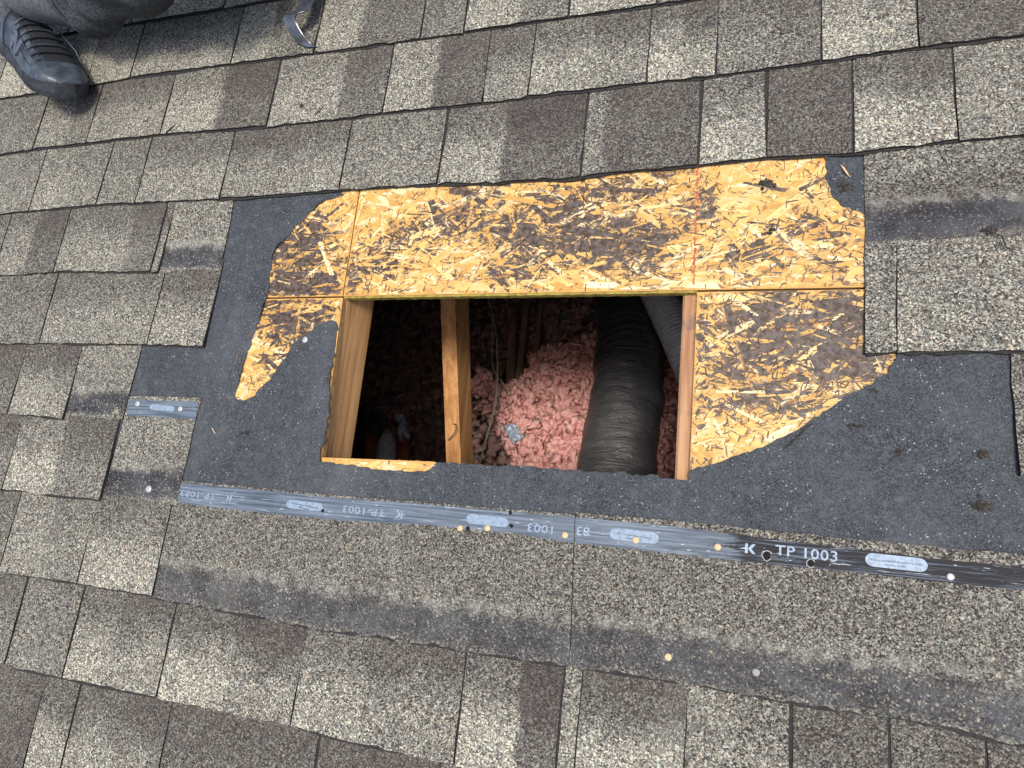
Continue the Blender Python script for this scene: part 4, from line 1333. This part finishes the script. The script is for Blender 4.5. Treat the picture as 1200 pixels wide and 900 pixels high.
SKIN = plain('skin', (.45, .27, .19), .6)
ROLL = math.radians(54)
ax = np.array((.81, -.585)); ax /= np.linalg.norm(ax); SL = .295
lat = np.array((ax[1], -ax[0]))          # outer side of the foot, towards the eave
RN = .0105
toe = np.array(at(88, 124, .04)); heel = toe - ax * SL
def S(s, y, z):
    """shoe point: s 0 heel .. 1 toe, y sideways (outer side positive), z up from the sole; the foot is rolled onto its inner edge"""
    c = heel + ax * SL * s + lat * (y * math.cos(ROLL) - z * math.sin(ROLL))
    return (c[0], c[1], RN + .045 * math.sin(ROLL) + y * math.sin(ROLL) + z * math.cos(ROLL))
def halfw(s):
    return float(np.interp(s, [0, .04, .12, .25, .40, .55, .70, .80, .88, .94, .98, 1.0], [.012, .026, .034, .036, .038, .045, .051, .051, .045, .034, .020, .004]))
def toph(s):
    return float(np.interp(s, [0, .05, .15, .30, .42, .55, .68, .80, .90, .96, 1.0], [.095, .100, .098, .100, .098, .088, .072, .058, .050, .040, .026]))
# sole
V, fs = [], []; ns, K = 72, 4
for i in range(ns + 1):
    s = i / ns; w = halfw(s) + .004
    rise = .010 * max(0, (s - .82) / .18) ** 2
    for (y, z) in ((-w * .92, rise), (-w, rise + .012), (-w * .97, rise + .030), (w * .97, rise + .030), (w, rise + .012), (w * .92, rise)):
        V.append(S(s, y, z))
for i in range(ns):
    for k in range(6): fs.append((6*i + k, 6*i + (k+1) % 6, 6*i + 6 + (k+1) % 6, 6*i + 6 + k))
fs += [tuple(range(5, -1, -1)), tuple(6*ns + k for k in range(6))]
mesh('shoe_sole', V, fs, SOLE, person, smooth=False)
def upper_pt(s, a, grow=0.0):
    """a: -1 inner foot of the upper .. 0 crown .. 1 outer foot"""
    w = halfw(s) + grow; h = toph(s) - .026 + grow
    th = a * math.pi / 2
    y = w * math.copysign(abs(math.sin(th)) ** .72, th); z = .026 + h * abs(math.cos(th)) ** .80
    return S(s, y, z + .010 * max(0, (s - .82) / .18) ** 2)
V, fs = [], []; na = 20; ns = 36
for i in range(ns + 1):
    for j in range(na + 1): V.append(upper_pt(i / ns, -1 + 2 * j / na))
for i in range(ns):
    for j in range(na): a = i*(na+1)+j; fs.append((a, a + na + 1, a + na + 2, a + 1))
mesh('shoe_upper', V, fs, SHOE, person, smooth=True)
def patch(s0, s1, a0f, a1f, grow, name, mat, ni=14, nj=8):
    V, fs = [], []
    for lay_ in (grow, grow - .0022):
        for i in range(ni + 1):
            s = s0 + (s1 - s0) * i / ni
            for j in range(nj + 1):
                a = a0f(s) + (a1f(s) - a0f(s)) * j / nj
                V.append(upper_pt(s, a, lay_))
    k = (ni+1)*(nj+1)
    for i in range(ni):
        for j in range(nj):
            a = i*(nj+1)+j; fs.append((a, a + nj + 1, a + nj + 2, a + 1))
    rg = [j for j in range(nj+1)] + [i*(nj+1)+nj for i in range(1, ni+1)] + [ni*(nj+1)+j for j in range(nj-1, -1, -1)] + [i*(nj+1) for i in range(ni-1, 0, -1)]
    for q in range(len(rg)): fs.append((rg[q], rg[(q+1) % len(rg)], k + rg[(q+1) % len(rg)], k + rg[q]))
    return mesh(name, V, fs, mat, person, smooth=False)
patch(.30, .80, lambda s: -.95, lambda s: .30 - .25 * (s - .38), .0015, 'tongue', TONGUE)
patch(.80, .985, lambda s: -.95, lambda s: .95, .0022, 'toe_cap', SHOE2, 10, 16)
patch(.40, .84, lambda s: .66 + .10 * (s - .4), lambda s: .98, .0026, 'mudguard', SHOE2, 16, 5)
patch(.02, .26, lambda s: .25, lambda s: .98, .0026, 'heel_counter', SHOE2, 10, 8)
patch(.40, .78, lambda s: .36 - .25 * (s - .38), lambda s: .50 - .25 * (s - .38), .0030, 'eyestay', SHOE2, 14, 3)
for q in range(6):
    s = .42 + q * .062; m_ = MB()
    m_.tube([upper_pt(s + .02 * (t - .5), -.40 + .86 * t, .0045) for t in np.linspace(0, 1, 9)], .0021, 6)
    m_.build('shoe_lace', TONGUE if q % 2 else SHOE, person, smooth=True)
m_ = MB(); m_.tube([upper_pt(.40, .1, .006), upper_pt(.46, -.4, .012), upper_pt(.60, -.7, .016), upper_pt(.70, -.85, .010)], .0014, 6); m_.build('shoe_lace', LOGO, person, smooth=True)
# raised N on the outer side
def side_pt(x, y, grow):       # x 0..1 along, y 0..1 up the side
    return upper_pt(.47 + x * .155, .86 - y * .40, grow)
def nlogo(polys):
    for pl in polys:
        V, fs = [], []
        k = len(pl)
        V = [side_pt(x, y, .0085) for x, y in pl] + [side_pt(x, y, .001) for x, y in pl]
        fs = [tuple(range(k)), tuple(range(2*k-1, k-1, -1))] + [(i, (i+1) % k, k + (i+1) % k, k + i) for i in range(k)]
        yield V, fs
m_ = MB()
for V, fs in nlogo([[(0,0),(.26,0),(.42,1),(.16,1)], [(.16,1),(.42,1),(.86,0),(.60,0)], [(.60,0),(.86,0),(1.02,1),(.76,1)]]): m_.add(V, fs)
m_.build('letter_n_emblem', LOGO, person)
# leg and trouser
ank = np.array(S(.20, 0, .11))
def tp(px, py, n): u, v = at(px, py, n); return (u, v, n)
def cloth_tube(name, path, rads, mat, k=40, fold=.06, seed=1, squash=1.0):
    pts = [Vector(p) for p in spline(path, 10)]; rr = np.interp(np.linspace(0, 1, len(pts)), np.linspace(0, 1, len(rads)), rads)
    V, fs = [], []; nrm = Vector((0, 0, 1)); L = 0
    for i, p in enumerate(pts):
        t = (pts[min(i+1, len(pts)-1)] - pts[max(i-1, 0)]).normalized(); nrm = (nrm - t * nrm.dot(t)).normalized(); bn = t.cross(nrm)
        if i: L += (pts[i] - pts[i-1]).length
        for j in range(k):
            a = 2 * math.pi * j / k
            q = 1 + fold * (math.sin(2*a + L*40 + seed) * .6 + math.sin(5*a - L*70) * .35 + .5*math.sin(L*130 + 2*math.sin(a)) * math.exp(-L*9))
            V.append(p + (nrm * math.cos(a) + bn * math.sin(a)) * rr[i] * q)
    for i in range(len(pts) - 1):
        for j in range(k): a, b = i*k+j, i*k+(j+1) % k; fs.append((a, b, b + k, a + k))
    return mesh(name, V, fs, mat, person, smooth=True)
T1, T2, T3, T4, T5 = (np.array(tp(*q)) for q in ((88, 0, .125), (112, -14, .13), (140, -30, .15), (180, -70, .19), (230, -120, .22)))
cloth_tube('body', [np.array(S(.10, 0, .07)), np.array(S(.14, 0, .13)), T2, T4], [.036, .038, .050, .055], SKIN, fold=.0)
cloth_tube('sock', [np.array(S(.12, 0, .06)), np.array(S(.14, 0, .13)), T1 * .5 + np.array(S(.14, 0, .13)) * .5, T2], [.041, .044, .056, .060], SOCK, fold=.05)
cloth_tube('trousers', [T1, T2, T3, T4, T5, T5 + np.array((.05, .45, .05))], [.066, .069, .074, .085, .10, .12], JEANS, fold=.15, seed=2)
m_ = MB()
t_ = Vector(T2 - T1).normalized(); n_ = Vector((0, 0, 1)); n_ = (n_ - t_ * n_.dot(t_)).normalized(); b2 = t_.cross(n_)
lp = [Vector(T1) + (n_ * math.cos(a) + b2 * math.sin(a)) * .068 * (1 + .05 * math.sin(2*a + 2)) for a in np.linspace(0, 2*math.pi, 33)]
m_.tube(lp, .0042, 8, cap=False); m_.build('trouser_hem', JEANS, person, smooth=True)
